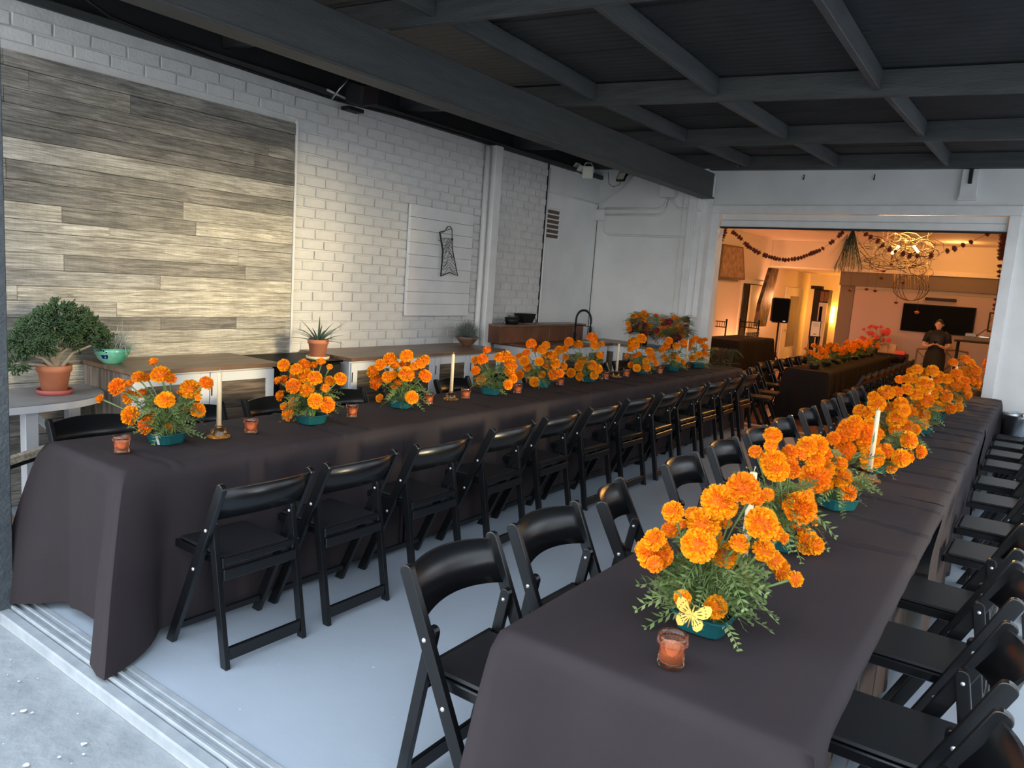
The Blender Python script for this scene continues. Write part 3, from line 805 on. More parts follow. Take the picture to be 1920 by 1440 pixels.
def arrangement(label, base, flowers, group, seed, pot='square', spray=46, tape=False, small=False, spread=1.0, fmat=None, cat='flower arrangement', h=.3, name='marigold_arrangement', leafm='leaf', potm='tray', foliage_r=.13):
    q = random.Random(seed); bx, by, bz = base
    t = thing(name, label, cat, (bx, by, bz), group=group)
    a = q.uniform(0, pi / 2) if pot == 'square' else 0
    tr = MB()
    if pot == 'square':
        prof = [(.058, 0), (.060, .004), (.070, .042), (.078, .046), (.078, .050), (.070, .050), (.062, .020)]
        for i, (r_, z_) in enumerate(prof):
            n = 24
            for j in range(n):
                th = 2 * pi * j / n; sq = 1 / (abs(cos(th)) ** 5 + abs(sin(th)) ** 5) ** (1 / 5)
                x = r_ * sq * cos(th); y = r_ * sq * sin(th)
                tr.v.append((x * cos(a) - y * sin(a), x * sin(a) + y * cos(a), z_))
            if i:
                for j in range(n):
                    k = (i - 1) * n; tr.f.append((k + j, k + (j + 1) % n, k + n + (j + 1) % n, k + n + j)); tr.sm.append(False)
        tr.f.append(tuple(range(24))[::-1]); tr.sm.append(False)
        po = tr.obj('tray', potm, t)
        MB().lathe([(.0001, .026), (.062, .024)], 16).obj('flower_foam', 'leaf', t)
    else:
        tr.lathe([(.0001, 0), (.05, 0), (.055, .02), (.045, .10), (.055, .16), (.05, .16), (.04, .1)], 20); tr.obj('vase', potm, t)
    if tape:
        ta = a - (pi / 2 if a > pi / 4 else 0); rt = lambda x, y, z: (x * cos(ta) - y * sin(ta), x * sin(ta) + y * cos(ta), z)
        b = MB(); b.add([rt(.012, -.0605, .001), rt(.028, -.0605, .001), rt(.028, -.0725, .044), rt(.012, -.0725, .044), rt(.028, -.079, .0515), rt(.012, -.079, .0515), rt(.028, -.05, .053), rt(.012, -.05, .053)], [(0, 1, 2, 3), (3, 2, 4, 5), (5, 4, 6, 7)]); b.obj('tape_strip', 'tape', t)
    st = MB(); fo = MB()
    zt = .045 if pot == 'square' else .15
    for i, (P, r_, mt) in enumerate(flowers):
        v = P - Vector(base); 
        d = Vector((v.x, v.y, max(.05, v.z - .06))).normalized(); d = (d + Vector((q.uniform(-.3, .3) + .25, q.uniform(-.3, .3) - .35, q.uniform(-.1, .2)))).normalized()
        ms = mt if mt else (MGs if small else MG)
        me = ms[q.randrange(len(ms))]
        ro = d.to_track_quat('Z', 'Y').to_euler()
        o = mk('marigold' if not mt or mt is MGs or mt is MGr else ('bloom' if mt is not globals().get('rose_me') else 'rose'), me, t, v, ro, r_ * 1.08)
        s0 = Vector((q.uniform(-.03, .03), q.uniform(-.03, .03), zt - .01)); s1 = v - d * r_ * .5
        c1 = s0 + Vector((v.x * .25, v.y * .25, (v.z - zt) * .55))
        pts = [s0 * (1 - k) ** 2 + c1 * 2 * k * (1 - k) + s1 * k * k for k in (0, .25, .5, .75, 1)]
        st.tube(pts, [.0024, .0022, .0022, .0024, .0045], 5, cap=False)
        for k in range(3):
            p = pts[1].lerp(pts[3], q.random()); leafspray(fo, p, Vector((q.uniform(-1, 1), q.uniform(-1, 1), q.uniform(-.2, .8))), q.uniform(.05, .09), q)
        # sepals
    for i in range(spray):
        th = q.uniform(0, 2 * pi); rr = foliage_r * sqrt(q.random()) * .55; zz_ = zt + q.random() * h * .55
        p = Vector((rr * cos(th), rr * sin(th), zz_)); d = Vector((cos(th), sin(th), q.uniform(-.35, .9)))
        leafspray(fo, p, d, q.uniform(.06, .115) * spread, q)
    st.obj('stems', 'stem', t, kind='stuff'); fo.obj('foliage', leafm, t, kind='stuff')
    return t
def flowers_from(list_, pot, seed, dmax=.09, zmin=.80):
    q = random.Random(seed); out = []
    C = Vector(pot) + Vector((0, 0, .15)); fw = Vector(RM[2]); depth0 = (C - Vector((0, 0, CAMZ))).dot(fw)
    for (u, v, r) in list_:
        d = ray(u, v)
        # larger blooms sit on the camera side of the bunch
        off = q.uniform(-dmax, dmax * .25) - (.02 if r * depth0 / FPX > .032 else -.02)
        rt = r * depth0 / FPX
        rt2 = rt
        k = depth0 + off
        P = d * k; P.z += CAMZ
        if P.z < zmin:
            P.z = zmin
        out.append((P, rt * (k / depth0) * 1.0, MGs if rt < .026 else None))
    return out
AL = [
 ((312, 832), [(221,726,16),(243,720,8),(243,745,12.5),(260,708,12),(276,709,9),(288,679,8.5),(302,704,17),(320,710,10),(266,738,9),(311,750,15),(299,751,9),(357,730,17),(342,736,9),(371,746,6),(387,718,12),(371,769,13),(188,748,8),(246,779,17),(282,779,13),(276,798,16),(317,799,11),(349,767,7)], 'leftmost marigold arrangement, beside the first taper candle'),
 ((583, 795), [(532,685,11),(522,714,8),(555,693,11),(533,713,9),(550,724,13.5),(573,705,14),(570,685,12),(589,710,14),(587,686,8),(602,679,8.5),(618,688,5.5),(638,711,11.5),(618,714,9),(575,732,13),(526,742,9.5),(532,762,7),(552,757,11.5),(541,779,12),(592,752,13.5),(613,759,14),(610,728,8),(552,705,9)], 'marigold arrangement on the left table in front of the black mini fridge'),
 ((753, 765), [(700,697,12),(713,684,10),(731,674,12.5),(762,668,12),(707,717,13.5),(727,707,10.5),(744,717,13),(762,702,14),(760,683,10),(788,682,10),(797,675,9),(797,705,11.5),(712,747,7.5),(772,745,11.5),(741,685,9),(737,703,8),(777,687,8)], 'marigold arrangement just left of the second taper candle on the left table'),
 ((920, 740), [(913,657,7.5),(892,676,8),(905,674,10),(892,695,8.5),(902,712,9),(937,671,10),(949,669,11),(957,685,12),(955,698,10),(962,710,8),(952,721,9),(960,675,8)], 'open, stemmy marigold arrangement right of the second taper candle on the left table'),
 ((1012, 726), [(974,668,6.5),(983,677,9.5),(987,662,7.5),(996,645,9.5),(989,689,8.5),(974,703,8.5),(1023,648,8),(1003,657,6),(1017,656,9),(1024,666,7),(1036,667,9.5),(1041,682,9.5),(1011,678,8),(1023,685,9.5),(1016,702,7),(1037,702,10),(1002,716,9),(1050,700,7.5),(1057,687,7)], 'marigold arrangement between the open one and the tall one on the left table'),
 ((1100, 716), [(1067,641,8.5),(1085,646,8),(1048,657,8),(1059,655,7),(1061,670,6.5),(1110,634,10),(1115,648,8),(1128,645,5.5),(1125,667,7.5),(1091,677,9),(1086,687,8.5),(1110,685,9),(1121,692,8.5),(1114,704,7.5),(1087,706,7.5),(1071,699,8.5)], 'tall marigold arrangement on the left table just below the black sink faucet'),
 ((1204, 701), [(1187,642,10),(1203,635,9),(1190,647,9),(1183,654,7),(1176,667,5),(1197,665,6),(1189,668,5),(1218,660,8),(1222,670,7),(1211,677,6),(1212,689,8),(1183,684,6),(1194,690,7),(1229,681,6)], 'marigold arrangement on the left table right of the third taper candle'),
 ((1262, 696), [(1254,639,7),(1250,648,7),(1268,649,6.5),(1282,642,6),(1282,648,6),(1241,656,6),(1263,668,6.5),(1245,669,5),(1250,674,5),(1272,673,5),(1281,680,5.5)], 'marigold arrangement just left of the last taper candle on the left table'),
 ((1308, 690), [(1295,643,7),(1304,635,6),(1313,640,6.5),(1321,651,7),(1310,665,6.5),(1298,671,6),(1322,663,5.5),(1292,653,5),(1322,637,4.5)], 'last marigold arrangement at the far end of the left table'),
]
for i, (p, fl_, lab) in enumerate(AL):
    y = at(p[0], p[1], z=TZ).y
    b0 = (-3.22, y, TZ + .006)
    b0 = (at(p[0], p[1], z=TZ).x, y, TZ + .008)
    arrangement(lab, b0, flowers_from(fl_, b0, i + 50), 'marigold arrangements along the left table', i + 1, tape=i in (0, 4, 5), spray=90 if i < 4 else 60)
AR = [
 ((1322, 1170), [(1225,1035,30),(1228,1012,20),(1240,1042,22),(1228,1058,15),(1207,1030,16),(1262,960,19),(1257,994,15),(1281,984,11),(1300,965,15),(1320,982,28),(1349,942,31),(1355,978,16),(1394,915,28),(1412,930,20),(1310,1022,30),(1340,1005,14),(1358,1042,23),(1386,1020,17.5),(1428,982,29),(1443,993,22),(1466,1008,13),(1432,1032,19.5),(1450,1050,18),(1462,1068,20),(1491,1086,14.5),(1280,1063,14),(1335,1066,14),(1395,1088,12),(1280,1122,15),(1305,1127,14),(1342,1138,20),(1437,928,13)], 'nearest marigold arrangement, on the right table behind the votive, with a brass butterfly'),
 ((1467, 1030), [(1499,953,28),(1512,1018,22),(1527,1030,16),(1490,1003,16),(1478,980,14),(1525,975,11),(1417,847,12),(1449,817,16),(1445,836,12),(1450,867,23),(1456,880,22),(1480,880,18),(1481,848,14),(1500,852,12),(1485,865,11),(1500,950,27),(1440,928,12),(1395,905,18),(1512,930,13),(1470,935,12)], 'second marigold arrangement from the camera on the right table, three small blooms up high'),
 ((1568, 952), [(1512,838,18),(1530,836,20),(1544,846,12),(1529,864,16),(1546,880,17),(1528,896,26),(1545,908,16),(1577,896,19),(1590,924,15),(1508,915,12),(1560,905,13),(1545,855,14),(1575,870,13)], 'third marigold arrangement from the camera on the right table'),
 ((1650, 885), [(1563,822,12),(1577,817,13),(1593,806,20),(1603,793,14),(1584,846,19),(1624,816,20),(1627,832,18),(1635,857,20),(1646,815,11),(1660,846,14),(1667,882,14),(1689,859,16),(1703,826,16),(1725,847,12),(1700,856,13),(1622,877,10),(1636,896,9),(1618,914,10)], 'fourth marigold arrangement from the camera on the right table, spreading right'),
 ((1690, 840), [(1613,771,12),(1629,773,12),(1644,758,15),(1638,744,10),(1661,738,15),(1680,736,12),(1668,766,12),(1689,757,12),(1681,786,17),(1679,806,11),(1653,806,9),(1631,800,15),(1700,800,12),(1715,806,10),(1695,770,11)], 'fifth marigold arrangement from the camera on the right table, in the dense row'),
 ((1728, 810), [(1701,731,11),(1718,740,11),(1700,776,17),(1716,782,16),(1728,778,14),(1731,807,8),(1736,751,13),(1687,712,8),(1700,711,9),(1709,711,11),(1734,722,15),(1722,762,13),(1729,795,10)], 'sixth marigold arrangement from the camera on the right table'),
 ((1757, 790), [(1746,740,12),(1750,753,12),(1773,743,11.5),(1756,762,10),(1767,761,10),(1782,766,10),(1797,764,8.5),(1758,729,8),(1707,696,7),(1720,693,9),(1733,700,10),(1748,696,11),(1757,713,8.5)], 'seventh marigold arrangement from the camera on the right table'),
 ((1787, 768), [(1759,704,9),(1776,711,10),(1793,722,11.5),(1789,737,7),(1809,728,10),(1813,740,8.5),(1796,749,8),(1787,680,8),(1793,701,10),(1791,709,8),(1780,727,9),(1800,712,8)], 'eighth marigold arrangement from the camera on the right table'),
 ((1808, 752), [(1807,698,11),(1810,715,8),(1827,707,11),(1831,721,8),(1810,674,8),(1819,682,9),(1830,695,9),(1822,715,8),(1816,705,8)], 'last marigold arrangement at the far end of the right table, against the opening'),
]
RY = [1.82, 2.62, 3.33, 4.25, 5.05, 5.85, 6.70, 7.50, 8.30]
for i, (p, fl_, lab) in enumerate(AR):
    b0 = ((-.612 if i != 1 else -.66), RY[i], TZ + .008)
    arrangement(lab, b0, flowers_from(fl_, b0, i + 70, dmax=.10 if i else .12), 'marigold arrangements along the right table', i + 31, spray=130 if i < 2 else 90, spread=1.15 if i < 2 else 1)
# butterfly clipped on the first tray of the right table
def butterfly():
    t = thing('butterfly_ornament', 'brass butterfly with pierced wings on the front rim of the nearest flower tray', 'ornament', tuple(at(1297, 1152, y=1.675)))
    def wing(pts, holes, nm):
        cu = bpy.data.curves.new('w', 'CURVE'); cu.dimensions = '2D'; cu.fill_mode = 'BOTH'; cu.extrude = .0006
        for lp in [pts] + holes:
            sp = cu.splines.new('POLY'); sp.points.add(len(lp) - 1); sp.use_cyclic_u = True
            for k, (x, y) in enumerate(lp): sp.points[k].co = (x, y, 0, 1)
        o = bpy.data.objects.new('w', cu); COL.objects.link(o)
        dg = bpy.context.evaluated_depsgraph_get(); dg.update(); me = bpy.data.meshes.new_from_object(o.evaluated_get(dg)); bpy.data.objects.remove(o)
        me.materials.clear(); me.materials.append(M['gold']); return mk(nm, me, t)
    def circ(x, y, r, n=8, sq=1, a=0):
        return [(x + r * cos(2 * pi * k / n) * cos(a) - r * sq * sin(2 * pi * k / n) * sin(a), y + r * cos(2 * pi * k / n) * sin(a) + r * sq * sin(2 * pi * k / n) * cos(a)) for k in range(n)]
    for s in (-1, 1):
        up = [(0, 0), (.010, .016), (.022, .027), (.034, .030), (.040, .024), (.040, .012), (.036, .003), (.026, -.003), (.012, -.004)]
        lo = [(0, -.001), (.012, -.005), (.024, -.006), (.031, -.013), (.030, -.024), (.022, -.033), (.013, -.031), (.006, -.020)]
        for nm, L_, cx, cy in (('upper_wing', up, .018, .012), ('lower_wing', lo, .015, -.013)):
            hs = []
            a0 = atan2(cy, cx)
            for k in range(3): a = a0 + (k - 1) * .36; hs.append(circ(.018 * cos(a), .018 * sin(a), .0065, 8, .16, a))
            for k in range(5):
                a = a0 + (k - 2) * .22; rr = .033 if nm == 'upper_wing' else .027
                hs.append(circ(rr * cos(a) * .95, rr * sin(a) * .95, .0016, 6))
            o = wing([(-x, y) for x, y in L_], [[(-x, y) for x, y in h_] for h_ in hs], nm)
            if s > 0:
                for v in o.data.vertices: v.co.x = -v.co.x
                o.data.flip_normals()
            o.rotation_euler = (0, radians(-12 * s), 0)
    b = MB(); b.tube([(0, -.001, -.030), (0, -.003, 0), (0, .002, .02)], [.001, .003, .0012], 8); b.v = [(x, -z, y) for x, y, z in b.v]; b.v = [(x, -y, z) for x, y, z in b.v]; b.obj('body', 'gold', t)
    t.rotation_euler = (Vector((.34, -.85, .48)).to_track_quat('Z', 'Y') @ Matrix.Rotation(radians(-12), 3, 'Z').to_quaternion()).to_euler(); t.scale = (1.08,) * 3
butterfly()
# ------------------------------------------------------------------ candles
def votive(u, v, label, group, mi):
    p = at(u, v, z=TZ + .008); t = thing('votive_candle', label, 'candle', tuple(p), group=group)
    b = MB(); n = 40
    prof = [(.0001, 0), (.029, 0), (.032, .004), (.0305, .008), (.031, .050), (.0335, .052), (.0325, .058), (.0345, .062), (.0345, .074), (.0325, .075), (.0305, .062), (.0285, .05), (.028, .012), (.0001, .010)]
    b.lathe(prof, n, rib=.022, nr=1); b.obj('glass_cup', 'amberd', t)
    b = MB(); 
    for z in (.054, .060):
        for k in range(26):
            a = 2 * pi * k / 26; b.ball((.0345 * cos(a), .0345 * sin(a), z), .0022, 4)
    b.obj('beaded_rim', 'amberd', t, kind='stuff')
    MB().lathe([(.0001, .0105), (.0278, .0105), (.0278, .047), (.024, .048), (.0001, .0475)], 24).obj('wax', 'wax', t)
    MB().tube([(0, 0, .047), (.001, 0, .055)], .0012, 5).obj('wick', 'wick', t)
VG = 'amber votive candles on the left table'
for i, (u, v, lab) in enumerate(((228, 848, 'amber glass votive nearest the camera-end corner of the left table'), (470, 811, 'amber glass votive right of the first taper candle on the left table'), (660, 781, 'amber glass votive between the second and third marigold arrangements of the left table'), (803, 757, 'amber glass votive just left of the second taper candle'), (873, 747, 'amber glass votive just right of the second taper candle'), (970, 737, 'amber glass votive between the open marigold arrangement and the middle one'), (1050, 722, 'amber glass votive half hidden by blooms below the black faucet'), (1135, 711, 'amber glass votive just left of the third taper candle'), (1174, 706, 'amber glass votive just right of the third taper candle'), (1237, 700, 'amber glass votive in greenery between the two arrangements beyond the third taper'))):
    votive(u, v, lab, VG, i)
votive(1257, 1245, 'dark amber glass votive alone at the camera end of the right table', 'amber votive on the right table', 3)
def taper(x, y, label, group, h=.265, hold=True, leafy=False):
    t = thing('taper_candle', label, 'candle', (x, y, TZ + .008), group=group)
    b = MB(); b.lathe([(.0001, 0), (.050, 0), (.053, .003), (.052, .007), (.040, .010), (.038, .014), (.037, .032), (.030, .041), (.018, .044), (.019, .052), (.017, .058), (.0125, .058), (.0125, .046), (.0001, .046)], 44, rib=.03, nr=1)
    for k in range(30):
        a = 2 * pi * k / 30; b.ball((.0515 * cos(a), .0515 * sin(a), .006), .003, 4)
    b.obj('glass_holder', 'amber', t)
    MB().lathe([(.0001, .047), (.0118, .047), (.0108, .05 + h), (.008, .052 + h), (.0001, .052 + h)], 16).obj('candle_stick', 'ivory', t)
    MB().tube([(0, 0, .05 + h), (.001, 0, .06 + h), (.004, 0, .068 + h)], .001, 5).obj('wick', 'wick', t)
    if leafy:
        b = MB(); b.add([(-.004, -.0112, .18), (.003, -.0118, .20), (.001, -.0114, .25), (-.006, -.0108, .22)], [(0, 1, 2, 3)]); b.obj('leaf_mark', 'leaf', t)
TG = 'ivory taper candles in amber glass holders'
for (u, v, lab) in ((410, 822, 'ivory taper candle at the camera end of the left table, in amber glass'), (845, 751, 'second ivory taper candle from the camera on the left table'), (1155, 708, 'third ivory taper candle from the camera on the left table'), (1285, 690, 'last ivory taper candle at the far end of the left table')):
    p = at(u, v, z=TZ); taper(p.x, p.y, lab, TG)
for (x, y, lab, lf_) in ((-.63, 2.16, 'ivory taper candle between the two nearest marigold arrangements of the right table', False), (-.60, 3.98, 'ivory taper candle with a green leaf mark among the marigolds of the right table', True), (-.62, 6.25, 'ivory taper tip showing above the blooms toward the far end of the right table', False), (-.60, 7.95, 'ivory taper tip beside the last arrangement of the right table', False)):
    taper(x, y, lab, TG, leafy=lf_, h=.30)

# ------------------------------------------------------------------ cabinets along the left wall
CZ = .905
def cabinet(name_label, y0, y1, x1, z, doors, endboards=False, tlab=None, topm='ctop', boards=7):
    t = thing('cabinet', name_label, 'cabinet', ((WX + x1) / 2, (y0 + y1) / 2, 0), group='white cabinets along the walls')
    X0 = WX + .025 - (WX + x1) / 2; X1 = x1 - (WX + x1) / 2; c = (y0 + y1) / 2; Y0 = y0 - c; Y1 = y1 - c
    MB().cbox((X0, Y0 + .01, .06), (X1 - .025, Y1 - .01, z - .03), .004).obj('body', 'white', t)
    MB().box((X0, Y0 + .03, 0), (X1 - .08, Y1 - .03, .06)).obj('plinth', 'black', t)
    if endboards:
        n = 7
        for k in range(n):
            a = X0 + (X1 - .03 - X0) * k / n; b_ = X0 + (X1 - .03 - X0) * (k + 1) / n
            MB().cbox((a + .001, Y0 - .012, .04), (b_ - .001, Y0 + .009, z - .032), .002).obj('end_board', 'endplank', t)
    W = (Y1 - Y0 - .02) / doors
    for k in range(doors):
        a = Y0 + .01 + k * W + .004; b_ = a + W - .008; fr = .065
        dr = mk('door', None, t, (0, 0, 0))
        MB().cbox((X1 - .025, a, .08), (X1 - .003, a + fr, z - .045), .002).obj('stile', 'white', dr)
        MB().cbox((X1 - .025, b_ - fr, .08), (X1 - .003, b_, z - .045), .002).obj('stile', 'white', dr)
        MB().cbox((X1 - .025, a + fr, .08), (X1 - .004, b_ - fr, .08 + fr), .002).obj('rail', 'white', dr)
        MB().cbox((X1 - .025, a + fr, z - .045 - fr), (X1 - .004, b_ - fr, z - .045), .002).obj('rail', 'white', dr)
        zz_ = .08 + fr; hh = (z - .045 - fr - zz_) / boards
        for j in range(boards):
            MB().cbox((X1 - .024, a + fr, zz_ + j * hh + .0012), (X1 - .013 + .003 * (j % 2), b_ - fr, zz_ + (j + 1) * hh - .0012), .001).obj('door_board', 'doorplank', dr)
        MB().box((X1 - .003, a + .004, z - .2), (X1 + .001, a + .012, z - .12)).obj('hinge', 'black', dr)
    ob = MB()
    n = 4
    tp = mk('countertop', None, t)
    for k in range(n):
        a = X0 + (X1 + .03 - X0) * k / n; b_ = X0 + (X1 + .03 - X0) * (k + 1) / n
        MB().cbox((a + .0006, Y0 - .02, z - .028), (b_ - .0006, Y1 + .015, z), .002).obj('board', topm, tp)
    return t
cabinet('low white cabinet with a board-clad end, under the green glazed bowl', 2.33, 3.37, -4.44, CZ, 2, True)
cabinet('long low white cabinet with plank door fronts under the spiky grey plant', 4.08, 6.12, -4.44, CZ, 4)
cabinet('white sink cabinet with a dark top below the redwood ledge', 6.74, 8.35, -4.42, CZ, 3, topm='redwood')
cabinet_b = thing('cabinet', 'white cabinet against the back wall under the two red and orange bouquets', 'cabinet', (-4.2, 8.65, 0), group='white cabinets along the walls')
MB().cbox((-.60, -.20, .06), (.36, .295, CZ - .03), .004).obj('body', 'white', cabinet_b)
for k in range(2):
    a = -.58 + k * .47; dr = mk('door', None, cabinet_b)
    MB().cbox((a, -.225, .08), (a + .06, -.202, CZ - .05), .002).obj('stile', 'white', dr)
    MB().cbox((a + .40, -.225, .08), (a + .46, -.202, CZ - .05), .002).obj('stile', 'white', dr)
    MB().cbox((a + .06, -.225, CZ - .11), (a + .40, -.203, CZ - .05), .002).obj('rail', 'white', dr)
    MB().cbox((a + .06, -.225, .08), (a + .40, -.203, .14), .002).obj('rail', 'white', dr)
    MB().box((a + .06, -.215, .14), (a + .40, -.205, CZ - .11)).obj('door_board', 'doorplank', dr)
MB().cbox((-.62, -.25, CZ - .028), (.40, .298, CZ), .003).obj('countertop', 'ctop', cabinet_b)
lg = thing('redwood_ledge', 'raised redwood box ledge behind the sink, holding a black planter', 'shelf', (-4.9, 7.5, CZ + .001))
for k, (a, b_) in enumerate(((-.95, -.35), (-.348, .05), (.052, .42), (.422, .85))):
    MB().cbox((.08, a, 0), (.10, b_, .178), .002).obj('face_board', 'redwood', lg)
MB().cbox((-.12, -.965, 0), (.099, -.952, .178), .002).obj('end_board', 'redwood', lg)
MB().cbox((-.12, -.97, .18), (.125, .87, .205), .003).obj('top_board', 'ctop', lg)
MB().box((-.12, -.95, 0), (-.10, .85, .178)).obj('back_board', 'redwood', lg)
fr = thing('mini_fridge', 'black mini fridge standing between the two low cabinets', 'fridge', (-4.72, 3.72, 0))
MB().cbox((-.30, -.29, .03), (.20, .29, .87), .012).obj('body', 'black', fr)
MB().cbox((.205, -.29, .03), (.26, .29, .87), .015).obj('door', 'black', fr)
MB().cbox((-.30, -.30, .872), (.26, .30, .885), .004).obj('top_panel', 'screen', fr)
for sx in (-.25, .2):
    for sy in (-.25, .25): MB().tube([(sx, sy, 0), (sx, sy, .03)], .015, 8).obj('foot', 'black', fr)
# half round table
ht = thing('half_round_table', 'grey half-round side table against the plank wall, carrying the terracotta pot', 'table', (-4.98, 1.68, 0))
b = MB(); n = 28; R_ = .56
sg = lambda t: (abs(t) ** .72) * (1 if t > 0 else -1)
ring = [(-.04, -.66)] + [(R_ * sin(pi * k / n) ** .72, -.66 * sg(cos(pi * k / n)) - .02) for k in range(n + 1)] + [(-.04, .64)]
m_ = len(ring)
for z in (.705, .745): b.v += [(x, y, z) for x, y in ring]
b.f += [tuple(range(m_))[::-1]]; b.sm += [False]
for i in range(m_):
    j = (i + 1) % m_; b.f.append((i, j, j + m_, i + m_)); b.sm.append(False)
b.obj('edge_band', 'palegrey', ht)
b = MB(); b.add([(x * .997, y * .997, .7465) for x, y in ring], [tuple(range(m_))]); b.v += [(x * .997, y * .997, .74) for x, y in ring]; b.obj('tabletop', 'grey', ht)
for (x, y) in ((.44, .12), (.08, -.50), (.10, .50)):
    MB().cbox((x - .035, y - .035, 0), (x + .035, y + .035, .704), .004).obj('leg', 'palegrey', ht)
MB().bar((.14, .50, .36), (.16, .18, .69), .05, .03).obj('brace', 'palegrey', ht)
MB().cbox((.06, -.45, .62), (.12, .45, .70), .004).obj('apron', 'palegrey', ht)
# ------------------------------------------------------------------ plants
def pot_prof(r, h): return [(.0001, 0), (r * .68, 0), (r * .90, h * .76), (r * .98, h * .77), (r * 1.0, h), (r * .90, h), (r * .86, h * .86), (.0001, h * .84)]
p = at(102, 727, z=.747); p.x = -4.74; p = at(102, 722, x=-4.74); p.z = .7485
jt = thing('jade_plant', 'bushy dark green jade shrub in a terracotta pot on a pink saucer', 'plant', tuple(p))
MB().lathe([(.0001, 0), (.088, 0), (.098, .028), (.092, .028), (.083, .006), (.0001, .006)], 28).obj('saucer', 'saucer', jt)
MB().lathe(pot_prof(.095, .165), 32, (0, 0, .008)).obj('pot', 'terra', jt)
q = random.Random(5); tk = MB(); lf = MB()
def jleaf(c, d):
    d = d.normalized(); s = d.cross(Vector((0, 0, 1)));
    if s.length < .1: s = Vector((1, 0, 0))
    s.normalize(); u = s.cross(d); L = q.uniform(.020, .032); r = .0032
    a = [c + s * r, c + u * r, c - s * r, c - u * r]; e_ = [c + d * L + x * 1.15 for x in (s * r, u * r, -s * r, -u * r)]
    lf.add(a + e_ + [c + d * L * 1.08], [(0, 1, 5, 4), (1, 2, 6, 5), (2, 3, 7, 6), (3, 0, 4, 7), (4, 5, 8), (5, 6, 8), (6, 7, 8), (7, 4, 8)], True)
tips = []
# silhouette blobs: lateral (wall direction y), height, radius
blobs = [(-.16, .18, .08), (-.09, .24, .09), (-.01, .29, .10), (.02, .37, .06), (.09, .30, .09), (.17, .24, .09), (.24, .20, .07), (-.22, .13, .07), (.05, .22, .08), (-.06, .17, .07), (-.22, .06, .05), (.30, .17, .05), (.14, .17, .07)]
for (yy, zz_, rr) in blobs:
    zz_ += .14
    s0 = Vector((q.uniform(-.03, .03), q.uniform(-.03, .03), .15)); c = Vector((q.uniform(-.05, .06), yy, zz_))
    md = Vector((s0.x + (c.x - s0.x) * .4, s0.y + (c.y - s0.y) * .28, s0.z + (c.z - s0.z) * .55))
    tk.tube([s0, md, c], [.016, .009, .004], 7)
    for k in range(int(62 * (rr / .09) ** 2)):
        v = Vector((q.gauss(0, 1), q.gauss(0, 1), q.gauss(0, 1) * .8 + .15)).normalized(); tp = c + Vector((v.x * rr * .9, v.y * rr, v.z * rr * .8))
        for l in range(9):
            d = (v + Vector((q.uniform(-1, 1), q.uniform(-1, 1), q.uniform(-.5, 1)))).normalized()
            jleaf(tp + Vector((q.uniform(-.016, .016), q.uniform(-.016, .016), q.uniform(-.012, .012))), d)
tk.obj('trunk', 'bark', jt); lf.obj('leaves', 'jade', jt, kind='stuff')
MB().lathe([(.0001, .147), (.08, .145)], 16).obj('soil', 'soil', jt)
def blade(b, base, d, L, w_, q, droop=.4, seg=6, thick=.3, col=None):
    d = d.normalized(); s = d.cross(Vector((0, 0, 1)))
    if s.length < .1: s = Vector((1, 0, 0))
    s.normalize(); P = Vector(base); k = len(b.v)
    for i in range(seg + 1):
        t = i / seg; ww = w_ * (1 - t) ** .75; up = s.cross(d).normalized()
        b.v += [tuple(P + s * ww), tuple(P - up * ww * thick), tuple(P - s * ww), tuple(P + up * ww * thick * .4)]
        P = P + d * (L / seg); d = (d + Vector((0, 0, -droop / seg))).normalized()
    for i in range(seg):
        for j in range(4):
            a = k + i * 4 + j; c = k + i * 4 + (j + 1) % 4; b.f.append((a, c, c + 4, a + 4)); b.sm.append(True)
# green glazed bowl with air plants
p = at(210, 677, x=-4.80); gb = thing('glazed_bowl_planter', 'green and blue glazed bowl of wispy silver air plants on the cabinet end', 'plant', (-4.80, p.y, CZ + .001))
MB().lathe([(.0001, 0), (.055, 0), (.058, .006), (.085, .03), (.105, .07), (.110, .10), (.106, .10), (.098, .07), (.07, .03), (.0001, .02)], 36).obj('bowl', 'glaze', gb)
hb_ = MB()   # dark hand print on the bowl side
def on_bowl(a, z): 
    r_ = .085 + (z - .03) * .5 if z < .07 else .105 + (z - .07) * .17
    return ((r_ + .0015) * cos(a), (r_ + .0015) * sin(a), z)
for (a0, z0, a1, z1, wd) in ((-1.05, .045, -1.22, .085, .055), (-.95, .05, -1.08, .094, .055), (-.85, .05, -.92, .092, .055), (-.74, .048, -.76, .082, .05), (-1.05, .03, -.72, .03, .0)):
    if wd: hb_.add([on_bowl(a0 - wd, z0), on_bowl(a0 + wd, z0), on_bowl(a1 + wd * .8, z1), on_bowl(a1 - wd * .8, z1)], [(0, 1, 2, 3)])
hb_.add([on_bowl(-1.12, .05), on_bowl(-1.08, .034), on_bowl(-.75, .034), on_bowl(-.68, .05), on_bowl(-.75, .058), on_bowl(-1.05, .058)], [tuple(range(6))])
hb_.obj('hand_print', 'cobalt', gb)
MB().lathe([(.0001, .082), (.10, .080)], 20).obj('soil', 'soil', gb)
b = MB(); q = random.Random(8)
for i in range(210):
    a = q.uniform(0, 2 * pi); d = Vector((cos(a) * q.uniform(.2, 1), sin(a) * q.uniform(.2, 1.0) + .35, q.uniform(.3, 1.1)))
    blade(b, (q.uniform(-.06, .06), q.uniform(-.07, .07), .08), d, q.uniform(.11, .22), .0048, q, droop=q.uniform(.6, 2.4), seg=5)
b.obj('leaves', 'air', gb, kind='stuff')
p = at(537, 662, z=.89); al = thing('aloe_plant', 'spiky aloe in a terracotta pot on top of the mini fridge', 'plant', (-4.62, p.y + .03, .886))
